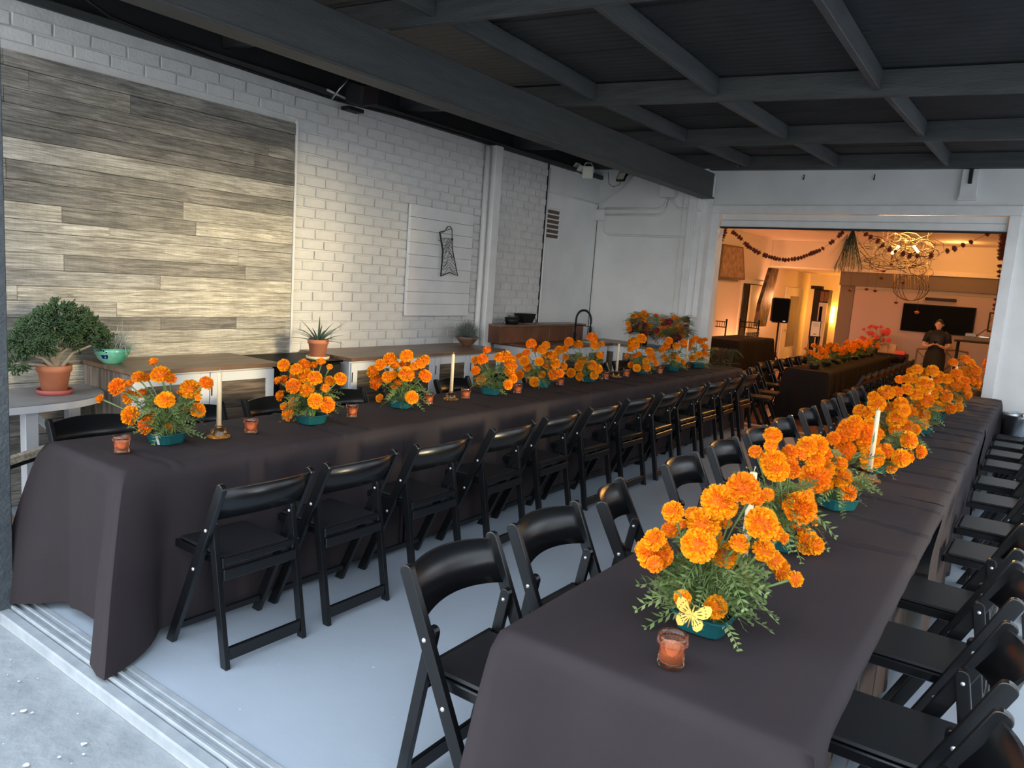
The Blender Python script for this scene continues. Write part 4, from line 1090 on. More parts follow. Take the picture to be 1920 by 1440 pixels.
MB().lathe([(.0001, 0), (.088, 0), (.092, .022), (.086, .022), (.083, .006), (.0001, .006)], 28).obj('saucer', 'ivory', al)
MB().lathe(pot_prof(.083, .145), 32, (0, 0, .008)).obj('pot', 'terra', al)
MB().lathe([(.0001, .135), (.07, .133)], 16).obj('soil', 'soil', al)
q = random.Random(12)
for i in range(22):
    a = i * 2.4; el = 1.6 - i * .062; d = Vector((cos(a), sin(a), el)); b = MB(); blade(b, (.012 * cos(a), .012 * sin(a), .13), d, q.uniform(.19, .30), .011, q, droop=q.uniform(.3, 1.0), thick=.6, seg=7)
    b.obj('leaf', 'aloe', al)
p = at(872, 643, x=-4.80); gp = thing('spiky_planter', 'clump of spiky grey leaves in a brown bowl on the long cabinet', 'plant', (-4.78, p.y, CZ + .001))
MB().lathe([(.0001, 0), (.045, 0), (.045, .01), (.09, .045), (.125, .095), (.118, .095), (.08, .05), (.0001, .03)], 32).obj('bowl', 'brownbowl', gp)
MB().lathe([(.0001, .085), (.11, .083)], 16).obj('soil', 'soil', gp)
b = MB(); q = random.Random(14)
for i in range(650):
    v = Vector((q.gauss(0, 1), q.gauss(0, 1), q.gauss(0, 1) * .75 + .55)).normalized()
    if v.z < -.25: continue
    blade(b, Vector((0, 0, .09)) + Vector((v.x * .06, v.y * .06, max(0, v.z) * .05)), v, q.uniform(.09, .16), .0055, q, droop=q.uniform(-.2, .7), seg=3)
b.obj('leaves', 'spiky', gp, kind='stuff')
# planter and black box on the ledge
p = at(958, 608, x=-4.86); pk = thing('black_planter', 'black bowl planter with tufts of green on the redwood ledge', 'plant', (-4.85, p.y, CZ + .207))
MB().lathe([(.0001, 0), (.07, 0), (.085, .075), (.078, .075), (.0001, .06)], 24).obj('bowl', 'black', pk)
b = MB(); q = random.Random(2)
for i in range(120):
    a = q.uniform(0, 2 * pi); blade(b, (.05 * cos(a) * q.random(), .05 * sin(a) * q.random(), .06), Vector((cos(a), sin(a), q.uniform(.4, 1.6))), q.uniform(.03, .07), .003, q, seg=3)
b.obj('leaves', 'jade', pk, kind='stuff')
MB().tube([(.0, -.09, .0), (.02, -.15, .06), (.0, -.17, .01), (.03, -.12, 0)], .004, 6).obj('wire_stand', 'blackm', pk)
p = at(980, 607, x=-4.86); bx = thing('black_box', 'black flared box on a wire stand next to the black planter', 'box', (-4.86, p.y + .03, CZ + .207))
b = MB(); b.add([(-.05, -.09, .015), (.05, -.09, .015), (.05, .10, .015), (-.05, .10, .015), (-.07, -.12, .12), (.07, -.12, .12), (.07, .13, .12), (-.07, .13, .12)], [(0, 3, 2, 1), (4, 5, 6, 7), (0, 1, 5, 4), (1, 2, 6, 5), (2, 3, 7, 6), (3, 0, 4, 7)]); b.obj('body', 'black', bx)
MB().tube([(.055, -.10, 0), (.06, -.08, .1)], .004, 6).obj('stand_leg', 'blackm', bx); MB().tube([(.055, .15, 0), (.06, .12, .09)], .004, 6).obj('stand_leg', 'blackm', bx)
# faucet, sink, soap
p = at(1068, 642, x=-4.70)
fa = thing('spring_faucet', 'tall black spring-neck faucet over the sink', 'faucet', (-4.70, 7.98, CZ + .001))
MB().lathe([(.0001, 0), (.028, 0), (.028, .01), (.018, .012), (.018, .10), (.012, .11), (.0001, .11)], 16).obj('base', 'black', fa)
arc = [(0, 0, .08), (0, 0, .28)] + [(.10 - .10 * cos(pi * k / 12), .02 * k / 12, .28 + .11 * sin(pi * k / 12)) for k in range(1, 13)] + [(.20, .02, .20)]
MB().tube(arc, .008, 8).obj('hose', 'black', fa)
sp_ = []
Ls = [0]
for i in range(len(arc) - 1): Ls.append(Ls[-1] + (Vector(arc[i + 1]) - Vector(arc[i])).length)
for k in range(420):
    s_ = Ls[-1] * .15 + Ls[-1] * .8 * k / 420; i = max(j for j in range(len(Ls)) if Ls[j] <= s_); i = min(i, len(arc) - 2); t_ = (s_ - Ls[i]) / (Ls[i + 1] - Ls[i]); c = Vector(arc[i]).lerp(Vector(arc[i + 1]), t_); a = k * 2 * pi / 10
    d = (Vector(arc[i + 1]) - Vector(arc[i])).normalized(); n1 = d.cross(Vector((0, 1, 0))).normalized(); n2 = d.cross(n1)
    sp_.append(c + (n1 * cos(a) + n2 * sin(a)) * .014)
MB().tube(sp_, .0028, 4).obj('spring', 'black', fa)
MB().lathe([(.0001, .12), (.016, .12), (.019, .16), (.013, .20), (.0001, .20)], 14, (.20, .02, 0)).obj('spray_head', 'black', fa)
MB().tube([(0, 0, .07), (.0, .06, .085)], .006, 6).obj('handle', 'black', fa)
MB().tube([(0, 0, .20), (.19, .02, .20)], .005, 6).obj('bracket', 'black', fa)
sk = thing('sink', 'small steel sink set in the dark counter below the faucet', 'sink', (-4.52, 8.05, CZ))
b = MB(); b.lathe([(.115, .0015), (.13, .0015), (.13, .004), (.11, .004), (.105, .0012), (.0001, .0011)], 28); b.obj('basin', 'steel', sk)
p = at(1117, 640, z=CZ); so = thing('soap_bottle', 'clear pump bottle standing near the corner behind the faucet', 'bottle', (-4.72, 8.45, CZ + .001))
MB().lathe([(.0001, 0), (.032, 0), (.034, .01), (.034, .10), (.012, .125), (.012, .14)], 18).obj('bottle', 'clear', so)
MB().lathe([(.0001, .175), (.010, .175), (.013, .14), (.0001, .14)], 12).obj('pump_cap', 'clear', so)
# bouquets on the back counter
BG = 'crimson and orange bouquets on the back counter'
rose_me = [marigold_mesh(60 + i, M['crimson'], 26, 'rose') for i in range(2)]
def bouquet(lab, base, oranges, reds, seed):
    C = Vector(base); fw = Vector(RM[2]); dep = (C + Vector((0, 0, .25)) - Vector((0, 0, CAMZ))).dot(fw); q = random.Random(seed); fl = []
    for (u, v, r) in oranges + reds:
        k = dep + q.uniform(-.10, .06); P = ray(u, v) * k; P.z += CAMZ
        fl.append((P, 1.3 * r * k / FPX, rose_me if (u, v, r) in reds else None))
    t = arrangement(lab, base, fl, BG, seed, pot='vase', spray=170, small=True, name='bouquet', leafm='leaf', potm='black', spread=1.3, h=.45, foliage_r=.25)
    b = MB()
    for i in range(60):
        a = q.uniform(0, 2 * pi); leafspray(b, Vector((.05 * cos(a), .05 * sin(a), .14 + q.uniform(0, .15))), Vector((cos(a), sin(a) , q.uniform(-.5, .4))), q.uniform(.10, .2), q, .005)
    b.obj('bronze_fern', 'fern', t, kind='stuff')
bouquet('orange and crimson bouquet on the back counter, nearer the sink corner', (at(1205, 645, y=8.66).x, 8.66, CZ + .001), [(1207,588,5),(1178,607,3.8),(1187,594,4),(1194,592,3.3),(1202,597,6),(1213,592,4),(1230,592,3.4),(1217,610,4),(1189,615,4),(1180,617,3.8),(1208,617,4),(1218,617,3.5),(1207,600,4)], [(1188,602,6.5),(1203,611,7),(1183,620,4.5),(1217,624,5.5),(1210,625,4)], 91)
bouquet('orange and crimson bouquet on the back counter, beside the opening', (at(1264, 645, y=8.68).x, 8.68, CZ + .001), [(1264,596,4.5),(1242,601,4),(1271,600,3.5),(1270,610,4),(1277,616,5.5),(1262,622,6),(1247,613,5),(1239,617,4),(1234,623,4.5),(1280,627,5),(1242,629,3),(1284,602,4),(1256,611,4)], [(1247,606,5.5),(1255,604,5.5),(1287,600,5.5),(1286,613,5),(1268,632,7.5),(1232,620,4)], 92)
b = MB(); q = random.Random(3)
vs = [(x * .02 - .08, y * .02 - .06, .008 + .02 * abs(noise.noise(Vector((x * .7, y * .7, 2))))) for y in range(7) for x in range(9)]
b.add(vs, [(j * 9 + i, j * 9 + i + 1, j * 9 + i + 10, j * 9 + i + 9) for j in range(6) for i in range(8)], True)
b.obj('cleaning_cloth', 'blue', None, loc=(at(1230, 650, y=8.47).x, 8.50, CZ + .002), label='crumpled light blue cloth at the front of the back counter', cat='cloth')
# ------------------------------------------------------------------ wall art
wa = thing('wall_art_panel', 'white horizontal-plank board hung on the brick wall', 'wall art', (WX + .001, 5.75, 1.72))
n = 9; H_ = 1.06
for k in range(n):
    MB().cbox((.018, -.475, -H_ / 2 + k * H_ / n + .0015), (.048 + .0015 * (k % 2), .475, -H_ / 2 + (k + 1) * H_ / n - .0015), .002).obj('board', 'trim', wa)
MB().box((0, -.46, -.5), (.018, .46, .5)).obj('batten', 'trim', wa)
# dress-shaped wire sculpture
ds = thing('wire_dress_sculpture', 'black metal wire sculpture of a strapless dress on the white board', 'wall art', (WX + .085, 5.80, 1.80))
def W(u, v): 
    p_ = at(u, v, x=WX + .085); return Vector((0, p_.y - 5.80, p_.z - 1.80))
loc = lambda zx, zy: W(740 + zx / 4.5, 340 + zy / 4.5)
out_l = [loc(*c) for c in ((380, 428), (392, 500), (406, 580), (400, 680), (388, 800))]
MB().tube(out_l, [.008, .009, .009, .008, .006], 6).obj('side_bar', 'blackm', ds)
MB().tube([loc(*c) for c in ((388, 800), (425, 785), (462, 768), (495, 782), (532, 798), (520, 740), (500, 640), (486, 560), (484, 480), (484, 405), (468, 380), (448, 382), (425, 420), (380, 428))], .0048, 6).obj('outline_bar', 'blackm', ds)
MB().tube([loc(*c) for c in ((392, 440), (430, 415), (484, 400))], .003, 5).obj('outline_bar', 'blackm', ds)
for k in range(13):
    pts = []
    z0 = 478 + k * 24
    for i in range(13):
        t_ = i / 12; l_ = 398 + (2 if z0 < 600 else -4); r_ = 486 + max(0, z0 - 540) * .17
        pk_ = .55 + .1 * sin(k); pts.append(loc(l_ + (r_ - l_) * t_, z0 + 14 - 52 * math.exp(-((t_ - pk_) / .20) ** 2) * (.3 + .7 * min(1, k / 5)) + 7 * sin(t_ * 14 + k * 2)))
    MB().tube(pts, .0024, 5).obj('contour_wire', 'blackm', ds)
MB().ball(tuple(loc(485, 490)), .012, 6).obj('bow', 'blackm', ds)
b = MB()
for (a, c) in (((400, 480), (460, 482)), ((430, 600), (478, 495)), ((420, 560), (470, 488))): b.tube([loc(*a), loc((a[0] + c[0]) / 2 + 6, (a[1] + c[1]) / 2), loc(*c)], .002, 5)
b.obj('bodice_wire', 'blackm', ds, kind='stuff')
for c in ((395, 500), (500, 640)):
    p_ = loc(*c); MB().tube([(p_.x, p_.y, p_.z), (-.035, p_.y, p_.z)], .003, 5).obj('standoff', 'blackm', ds)
# ------------------------------------------------------------------ wall fixtures on the patio
vt = thing('wall_vent', 'narrow vent with six brown louvre openings on the painted infill', 'vent', (WX - .019, 7.83, 2.31))
z0, z1 = -.175, .175
MB().cbox((0, -.155, z0 - .02), (.006, .155, z1 + .02), .002).obj('plate', 'trim', vt)
for k in range(6):
    z = z1 - .028 - k * .058
    MB().add([(.008, -.14, z - .022), (.008, .14, z - .022), (.016, .14, z + .018), (.016, -.14, z + .018), (.006, -.14, z - .022), (.006, .14, z - .022), (.006, .14, z + .018), (.006, -.14, z + .018)], [(0, 1, 2, 3), (3, 2, 6, 7), (0, 4, 5, 1), (0, 3, 7, 4), (1, 5, 6, 2)]).obj('louvre', 'vent', vt)
YW = 8.948
def bx_on(lab, u0, v0, u1, v1, d=.07, name='junction_box'):
    a = at(u0, v0, y=YW); c = at(u1, v1, y=YW); cx, cz = (a.x + c.x) / 2, (a.z + c.z) / 2
    t = thing(name, lab, 'electrical box', (cx, YW, cz)); w_, h_ = abs(a.x - c.x) / 2, abs(a.z - c.z) / 2
    MB().cbox((-w_, -d, -h_), (w_, 0, h_), .006).obj('housing', 'trim', t)
    MB().cbox((-w_ + .01, -d - .004, -h_ + .01), (w_ - .01, -d, h_ - .01), .002).obj('cover', 'trim', t)
bx_on('larger white electrical box high on the back wall below the main beam', 1243, 344, 1270, 371, .09)
bx_on('smaller white electrical box on the back wall, left end of the conduits', 1115, 393, 1135, 414)
def conduit(lab, px, r=.014, yy=YW - .015, m='trim', name='conduit', z=None):
    pts = [at(u, v, y=yy) for u, v in px]; P = []
    for i in range(len(pts)):
        P.append(pts[i])
    o = MB().tube(P, r, 8).obj(name, m, None, label=lab, cat='conduit' if name == 'conduit' else 'cable'); return o
conduit('upper of the two white conduits between the electrical boxes', [(1136, 391), (1230, 392), (1240, 389), (1247, 384), (1251, 372)])
conduit('lower of the two white conduits between the electrical boxes', [(1136, 403), (1237, 403), (1247, 398), (1253, 388), (1256, 372)])
conduit('white conduit looping low from the small electrical box to the right', [(1130, 414), (1130, 425), (1134, 436), (1142, 440), (1292, 445), (1300, 445), (1301, 436), (1307, 360)])
conduit('short white conduit curving right from the large electrical box', [(1262, 372), (1264, 382), (1272, 391), (1306, 392), (1312, 396)])
conduit('white conduit slanting up to the beam from the small pipe clamp', [(1103, 386), (1126, 384), (1140, 374), (1172, 352), (1184, 336), (1190, 326)], .013)
# flood lights
def flood(u, v, lab, big, y=8.6, rz=0, tilt=.5):
    p = at(u, v, y=y); t = thing('flood_light', lab, 'floodlight', tuple(p), rz); s = .065 if big else .06
    b = MB(); b.cbox((-s, 0, -s * 1.1), (s, .035, s * 1.1), .006); o = b.obj('housing', 'trim' if big else 'black', t); o.rotation_euler = (-tilt, 0, 0)
    b = MB(); b.box((-s * .78, -.002, -s * .85), (s * .78, .001, s * .85)); o = b.obj('lens', 'lampw', t); o.rotation_euler = (-tilt, 0, 0)
    MB().tube([(-s, .02, 0), (-s - .015, .06, .03), (-s * .5, .08, .12), (s * .5, .08, .12), (s + .015, .06, .03), (s, .02, 0)], .006, 6).obj('bracket', 'black' if not big else 'trim', t)
    return t
flood(1102, 323, 'square pale floodlight under the roof near the corner', True, y=7.9, rz=.5, tilt=-.1)
flood(1165, 330, 'small black floodlight with dangling cable near the back wall', False, y=8.6, tilt=.6)
conduit('thin black cable looping below the small floodlight', [(1140, 322), (1142, 345), (1150, 350), (1160, 347), (1166, 338)], .004, 8.62, 'cable', 'lamp_cable')
fx = thing('angle_bracket_fixture', 'tilted white sheet-metal duct box hanging at the corner beside the pale floodlight', 'fixture', tuple(at(1073, 325, y=8.3)))
MB().bar((-.16, 0, -.16), (.08, 0, .12), .10, .02).obj('plate', 'trim', fx); MB().bar((-.10, 0, -.18), (.14, 0, .09), .10, .004).obj('plate', 'trim', fx); MB().cbox((-.17, -.03, -.20), (-.10, .03, -.15)).obj('clip', 'black', fx)
# speaker hung on the brick wall top
sp_w = thing('ceiling_spotlight', 'dark hooded light fixture with an arm at the top of the brick wall', 'fixture', tuple(at(680, 172, x=WX + .25)))
o = MB().cbox((-.09, -.12, -.10), (.09, .12, .09), .02).obj('housing', 'black', sp_w); o.rotation_euler = (.3, .3, .2)
MB().tube([(0, -.12, .10), (-.02, -.20, .0), (-.12, -.22, -.10)], .008, 6).obj('arm', 'steel', sp_w)
MB().cbox((-.2, -.05, -.14), (-.10, .12, -.11)).obj('mount', 'black', sp_w)
pb = thing('pipe_cap', 'round black pipe cap on a rod along the top of the brick wall', 'pipe', tuple(at(657, 189, x=WX + .03)))
MB().ball((0, 0, 0), .028, 8).obj('cap', 'black', pb); MB().tube([(0, -.25, .03), (0, 0, 0)], .010, 6).obj('rod', 'trim', pb)
struct('trim_14', MB().tube([tuple(at(u, v, x=WX + .022)) for u, v in ((60, -75), (207, 32), (400, 110), (633, 188), (760, 221), (925, 271))], .012, 8), 'cable')
# wall hooks and bracket over the opening
for u, lab in ((1508, 'small black hook above the opening, left one'), (1640, 'small black hook above the opening, right one')):
    p = at(u, 333, y=BY); h = thing('wall_hook', lab, 'hook', tuple(p)); MB().tube([(0, 0, .03), (0, -.015, .03), (0, -.015, -.02), (0, -.035, -.03), (0, -.045, -.015)], .005, 6).obj('hook', 'black', h)
p = at(1818, 350, y=BY); br = thing('beam_bracket', 'pale plywood bracket with a black strap above the right part of the opening', 'bracket', tuple(p))
MB().cbox((-.08, -.05, -.14), (.075, 0, .17), .004).obj('block', 'trim', br); MB().box((-.085, -.055, -.145), (.08, 0, -.11)).obj('lip', 'trim', br); MB().cbox((-.015, -.075, .02), (.02, -.05, .20)).obj('strap', 'black', br)
# trash bin
tb = thing('trash_bin', 'round steel trash bin with a clear liner by the far end of the right table', 'bin', (-.075, 9.025, 0))
MB().lathe([(.0001, .01), (.10, .01), (.105, .0), (.135, .60), (.140, .605), (.135, .62), (.128, .61), (.10, .03), (.0001, .03)], 30).obj('body', 'steel', tb)
b = MB(); q = random.Random(6); n = 30
for k, (r_, z_) in enumerate(((.130, .57), (.137, .625), (.146, .63), (.143, .57))):
    for j in range(n): a = 2 * pi * j / n; rr = r_ + q.uniform(-.004, .006) * (k > 0); b.v.append((rr * cos(a), rr * sin(a), z_ + q.uniform(-.008, .02) * (k > 0)))
    if k:
        for j in range(n): c = (k - 1) * n; b.f.append((c + j, c + (j + 1) % n, c + n + (j + 1) % n, c + n + j)); b.sm.append(True)
b.obj('liner', 'clear', tb)
# driftwood board and plywood offcut at the foot of the post
dw = thing('driftwood_board', 'rough bleached driftwood plank leaning low under the half-round table', 'board', tuple(at(52, 853, x=-4.35)))
b = MB(); b.bar((0, -.42, -.09), (0, .16, .035), .05, .035); b.obj('plank', 'driftwood', dw); MB().bar((-.01, -.42, -.13), (-.01, .10, -.012), .04, .018).obj('underside_strip', 'black', dw)
MB().cbox((-.02, .10, -.45), (.0, .13, -.03)).obj('prop', 'black', dw)
po = thing('plywood_offcut', 'brown plywood offcut standing on edge below the driftwood board', 'board', (-4.12, 1.62, 0))
b = MB(); b.add([(0, -.35, 0), (0.02, .06, 0), (.02, -.10, .30), (0, -.30, .34), (-.02, -.35, 0), (-.0, .06, 0), (-.0, -.10, .30), (-.02, -.30, .34)], [(0, 1, 2, 3), (7, 6, 5, 4), (0, 4, 5, 1), (1, 5, 6, 2), (2, 6, 7, 3), (3, 7, 4, 0)]); b.obj('sheet', 'ply', po)

# ------------------------------------------------------------------ hall: tables, chairs, flowers
def chairs_row(pts, lab, group):
    for i, (x, y, a) in enumerate(pts):
        chair(x, y, a, lab % ORD[i], group, z=HZ)
TX0, TX1 = -3.03, -2.42
for i, (a, b_) in enumerate(((11.36, 13.95), (13.98, 16.5))):
    table(TX0, TX1, a, b_, .6, 'folding table under black linen in the hall, %s' % ('nearer the opening', 'nearer the screen')[i], 'tables in the hall', fz=HZ)
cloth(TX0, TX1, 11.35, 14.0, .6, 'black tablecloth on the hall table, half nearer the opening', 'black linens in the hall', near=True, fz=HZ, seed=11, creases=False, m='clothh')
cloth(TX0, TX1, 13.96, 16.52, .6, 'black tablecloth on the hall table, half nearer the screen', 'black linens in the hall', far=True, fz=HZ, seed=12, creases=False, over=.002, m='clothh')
chairs_row([(-1.98, 11.7 + .56 * i, pi) for i in range(9)], '%s folding chair from the opening along the right side of the hall table', 'chairs on the right side of the hall table')
chairs_row([(-3.50, 11.75 + .58 * i, 0) for i in range(6)], '%s folding chair from the opening along the left side of the hall table', 'chairs on the left side of the hall table')
chairs_row([(-3.22, 10.05, .15), (-3.30, 10.68, .1)], '%s of the two loose black folding chairs just inside the opening', 'loose chairs inside the opening')
q = random.Random(40)
proto = None
HG = 'marigold arrangements on the hall table'
for i, y in enumerate((11.75, 12.5, 13.2, 13.9, 14.6, 15.3, 16.0)):
    fl_ = []
    if i < 3:
        for k in range(22):
            a = q.uniform(0, 2 * pi); r_ = .17 * sqrt(q.random()); z = .18 + .17 * q.random() * (1.15 - r_ * 3)
            fl_.append((Vector((-2.72 + r_ * cos(a), y + r_ * sin(a), .6 + z)), q.uniform(.025, .038), MGs))
        o = arrangement('%s marigold arrangement from the opening on the hall table' % ORD[i], (-2.72, y, .606), fl_, HG, 200 + i, spray=26, potm='black')
    else:
        if i == 3: index_kids(None)
        src = hall_arr[i % 3]; o = copy_tree(src); o.location = (-2.72, y, .606); o.rotation_euler = (0, 0, i * 1.7); o['label'] = '%s marigold arrangement from the opening on the hall table' % ORD[i]
    if i == 0: hall_arr = []
    hall_arr.append(o)
# black draped bar table at the left, with ballroom chairs and small things
bt = thing('draped_bar_table', 'tall table draped to the floor in black cloth at the left inside the hall', 'table', (-4.55, 13.6, HZ))
MB().cbox((-.34, -.95, .02), (.34, .95, .95), .02).obj('table_body', 'black', bt)
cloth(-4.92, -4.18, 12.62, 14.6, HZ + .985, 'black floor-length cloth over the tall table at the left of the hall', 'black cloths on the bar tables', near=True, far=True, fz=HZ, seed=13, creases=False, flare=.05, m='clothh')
bt2 = thing('draped_bar_table', 'second black draped table just inside the left jamb of the opening', 'table', (-4.15, 10.75, HZ))
MB().cbox((-.30, -.66, .02), (.30, .66, .88), .02).obj('table_body', 'black', bt2)
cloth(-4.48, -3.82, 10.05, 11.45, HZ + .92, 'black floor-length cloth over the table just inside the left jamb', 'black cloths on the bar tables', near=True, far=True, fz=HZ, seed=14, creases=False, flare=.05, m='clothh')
for (u, v, w_, lab) in ((1343, 604, 14, 'black ballroom chair back showing behind the draped table at the left jamb'), (1403, 606, 13, 'black ballroom chair back showing above the far end of the draped bar table')):
    p = at(u, v, y=14.9); t = thing('ballroom_chair', lab, 'chair', (p.x, 14.95, HZ), rz=.0, group='ballroom chairs at the bar tables'); top = p.z - HZ + .05
    for s in (-.19, .19):
        MB().tube([(s, 0, 0), (s, .02, top)], .016, 8).obj('back_post', 'black', t); MB().ball((s, .02, top + .01), .022, 6).obj('finial', 'black', t)
        MB().tube([(s, -.38, 0), (s, -.38, .44)], .015, 8).obj('leg', 'black', t)
    MB().cbox((-.20, -.40, .44), (.20, .02, .47), .008).obj('seat', 'black', t)
    for z in (top - .03, top - .14): MB().tube([(-.19, .02, z), (.19, .02, z)], .011, 6).obj('rail', 'black', t)
    for k in range(7): MB().tube([(-.15 + .05 * k, .02, top - .14), (-.15 + .05 * k, .02, top - .03)], .006, 6).obj('spindle', 'black', t)
p = at(1359, 622, y=10.6); sb = thing('sanitizer_bottle', 'small bottle with a pale label on the draped table by the left jamb', 'bottle', (-3.95, 10.35, HZ + .94))
MB().lathe([(.0001, 0), (.028, 0), (.03, .06), (.012, .075), (.012, .09), (.0001, .09)], 14).obj('bottle', 'kraft', sb); MB().lathe([(.0001, .115), (.014, .115), (.016, .085), (.0001, .085)], 10).obj('cap', 'black', sb)
for i in range(6):
    g = thing('drinking_glass', '%s clear drinking glass from the camera on the draped bar table' % ORD[i], 'glass', (-4.35 , 13.5 + .12 * i, HZ + 1.0), group='glasses on the bar table'); MB().lathe([(.0001, 0), (.025, 0), (.032, .10), (.029, .10), (.023, .006), (.0001, .006)], 14).obj('glass', 'clear', g)
st = thing('bar_stool', 'round brown bar stool with chrome legs between the left table end and the opening', 'stool', (-3.32, 9.85, HZ))
MB().lathe([(.0001, .60), (.15, .60), (.165, .615), (.165, .645), (.15, .66), (.0001, .66)], 24).obj('seat', 'redwood', st)
for k in range(4): a = pi / 4 + k * pi / 2; MB().tube([(.17 * cos(a), .17 * sin(a), 0), (.10 * cos(a), .10 * sin(a), .6)], .010, 8).obj('leg', 'steel', st)
MB().tube([(.15 * cos(2 * pi * k / 20), .15 * sin(2 * pi * k / 20), .22) for k in range(21)], .007, 6).obj('foot_ring', 'steel', st)
# leafy stems beside the stool
lv = thing('leafy_branches', 'dark leafy branches in a black bucket between the left table and the opening', 'plant', (-3.18, 9.12, 0))
MB().lathe([(.0001, 0), (.09, 0), (.11, .28), (.10, .28), (.0001, .2)], 20).obj('bucket', 'black', lv)
b = MB(); q = random.Random(19)
for i in range(90):
    a = q.uniform(0, 2 * pi); h_ = q.uniform(.3, .95); leafspray(b, Vector((.10 * cos(a) * h_, .10 * sin(a) * h_, h_)), Vector((cos(a), sin(a), q.uniform(-.4, .6))), q.uniform(.08, .16), q, .007)
for i in range(14): a = i * 2.4; b.tube([(.02 * cos(a), .02 * sin(a), .1), (.10 * cos(a), .10 * sin(a), .95)], .003, 4)
b.obj('branches', 'palm', lv, kind='stuff')
# speaker on tripod
s0 = at(1460, 605, y=15.5); spz = s0.z
tr = thing('speaker_stand', 'black tripod speaker stand inside the hall', 'stand', (s0.x, 15.5, HZ))
MB().tube([(0, 0, .12), (0, 0, spz - HZ - .002)], .018, 10).obj('pole', 'black', tr)
for k in range(3):
    a = k * 2 * pi / 3 + .5; lg_ = MB().tube([(0, 0, .62), (.42 * cos(a), .42 * sin(a), .01)], .012, 8).obj('leg', 'black', tr); MB().tube([(0, 0, .25), (.20 * cos(a), .20 * sin(a), .36)], .008, 6).obj('brace', 'black', tr); MB().ball((.42 * cos(a), .42 * sin(a), .016), .018, 6).obj('rubber_foot', 'black', lg_)
MB().lathe([(.0001, .56), (.03, .56), (.03, .66), (.0001, .66)], 12).obj('collar', 'black', tr)
sk_ = thing('loudspeaker', 'black loudspeaker on the tripod stand against the orange-lit hall wall', 'speaker', (s0.x, 15.5, spz), rz=.35)
MB().cbox((-.17, -.16, 0), (.17, .16, .50), .03).obj('cabinet', 'black', sk_); MB().cbox((-.15, -.17, .02), (.15, -.161, .48), .004).obj('grille', 'screen', sk_); MB().box((.06, -.173, .03), (.11, -.1705, .05)).obj('badge', 'steel', sk_)
# burl slab art and framed picture on the left hall wall
def wp(u, v): return at(u, v, x=HX)
def wallpoly(pts, x0, x1):
    b = MB(); n = len(pts); b.v = [(x0, p.y, p.z) for p in pts] + [(x1, p.y, p.z) for p in pts]
    b.f = [tuple(range(n)), tuple(range(n, 2 * n))[::-1]] + [(i, i + n, (i + 1) % n + n, (i + 1) % n) for i in range(n)]; b.sm = [False] * (n + 2); return b
sa = thing('burl_slab_art', 'long slab of burl wood leaning at an angle on the left hall wall', 'wall art')
c = [at(u, v, x=HX + .30) for u, v in ((1447, 502), (1461, 504), (1448, 560), (1436, 612), (1419, 612), (1426, 570))]
wallpoly(c, HX + .22, HX + .30).obj('slab', 'slabart', sa)
pa = thing('framed_picture', 'large aged picture in a brown frame high on the left wall just inside the opening', 'picture')
c = [wp(*q_) for q_ in ((1349, 457), (1388, 463), (1391, 525), (1341, 520))]
ctr = sum(c, Vector()) / 4
wallpoly(c, HX + .02, HX + .07).obj('frame', 'brownframe', pa)
wallpoly([ctr + (x - ctr) * .90 for x in c], HX + .071, HX + .075).obj('canvas', 'canvas', pa)
wallpoly([wp(1342, 521), wp(1376, 525), wp(1376, 528), wp(1342, 524)], HX + .01, HX + .10).obj('ledge', 'halldark', pa)
# sign on stand
ss = at(1527, 630, y=16.3); sg = thing('sign_stand', 'small white sign on a dark slanted stand near the inner door', 'sign', (ss.x, 16.3, HZ), rz=.25)
sz = ss.z - HZ
MB().bar((-.02, .10, 0), (-.10, .0, sz), .03, .03).obj('leg', 'black', sg); MB().bar((.02, .10, 0), (.10, .0, sz), .03, .03).obj('leg', 'black', sg)
b = MB(); b.bar((.09, -.02, sz - .18), (-.02, .04, sz + .18), .02, .20); 
MB().cbox((-.10, -.02, sz - .02), (.10, .0, sz + .32), .004).obj('frame', 'black', sg); MB().box((-.085, -.024, sz), (.085, -.0205, sz + .30)).obj('sheet', 'paper', sg)
MB().box((-.03, -.0255, sz + .03), (.03, -.0245, sz + .05)).obj('small_text_block', 'halldark', sg)
for k in range(3): MB().box((-.05, -.0255, sz + .20 + .025 * k), (.05, -.0245, sz + .206 + .025 * k)).obj('text_line', 'halldark', sg)
# dark cabinet with glass door in the alcove
p0 = at(1527, 542, y=21.2); p1 = at(1555, 545, y=21.2)
dc = thing('glazed_cabinet', 'tall dark cabinet with pale glazed door and red top panels in the orange-lit alcove', 'cabinet', ((p0.x + p1.x) / 2, 21.2, HZ)); w_ = (p1.x - p0.x) / 2; h_ = p0.z - HZ
MB().cbox((-w_, 0, 0), (w_, .4, h_), .01).obj('body', 'black', dc)
MB().cbox((-w_ * .1, -.03, .02), (w_, -.002, h_ - .35), .004).obj('door', 'trim', dc); MB().box((w_ * .05, -.036, .5), (w_ * .45, -.031, h_ - .45)).obj('pane', 'screen', dc)
for s in (0, 1): MB().cbox((-.05 * w_ + s * w_ * .52, -.03, h_ - .32), (w_ * .43 + s * w_ * .52, -.002, h_ - .05), .004).obj('top_panel', 'redwood', dc)
p = at(1533, 536, y=21.3); MB().cbox((p.x - .15, 21.22, HZ + h_ + .001), (p.x + .15, 21.4, HZ + h_ + .09), .01).obj('speaker_bar', 'black', None, label='small black speaker on top of the dark glazed cabinet', cat='speaker')
p = at(1550, 590, y=21.6); sc = thing('wall_sconce', 'glowing yellow sconce on the alcove wall beside the glazed cabinet', 'lamp', (p.x + .08, 21.9, p.z))
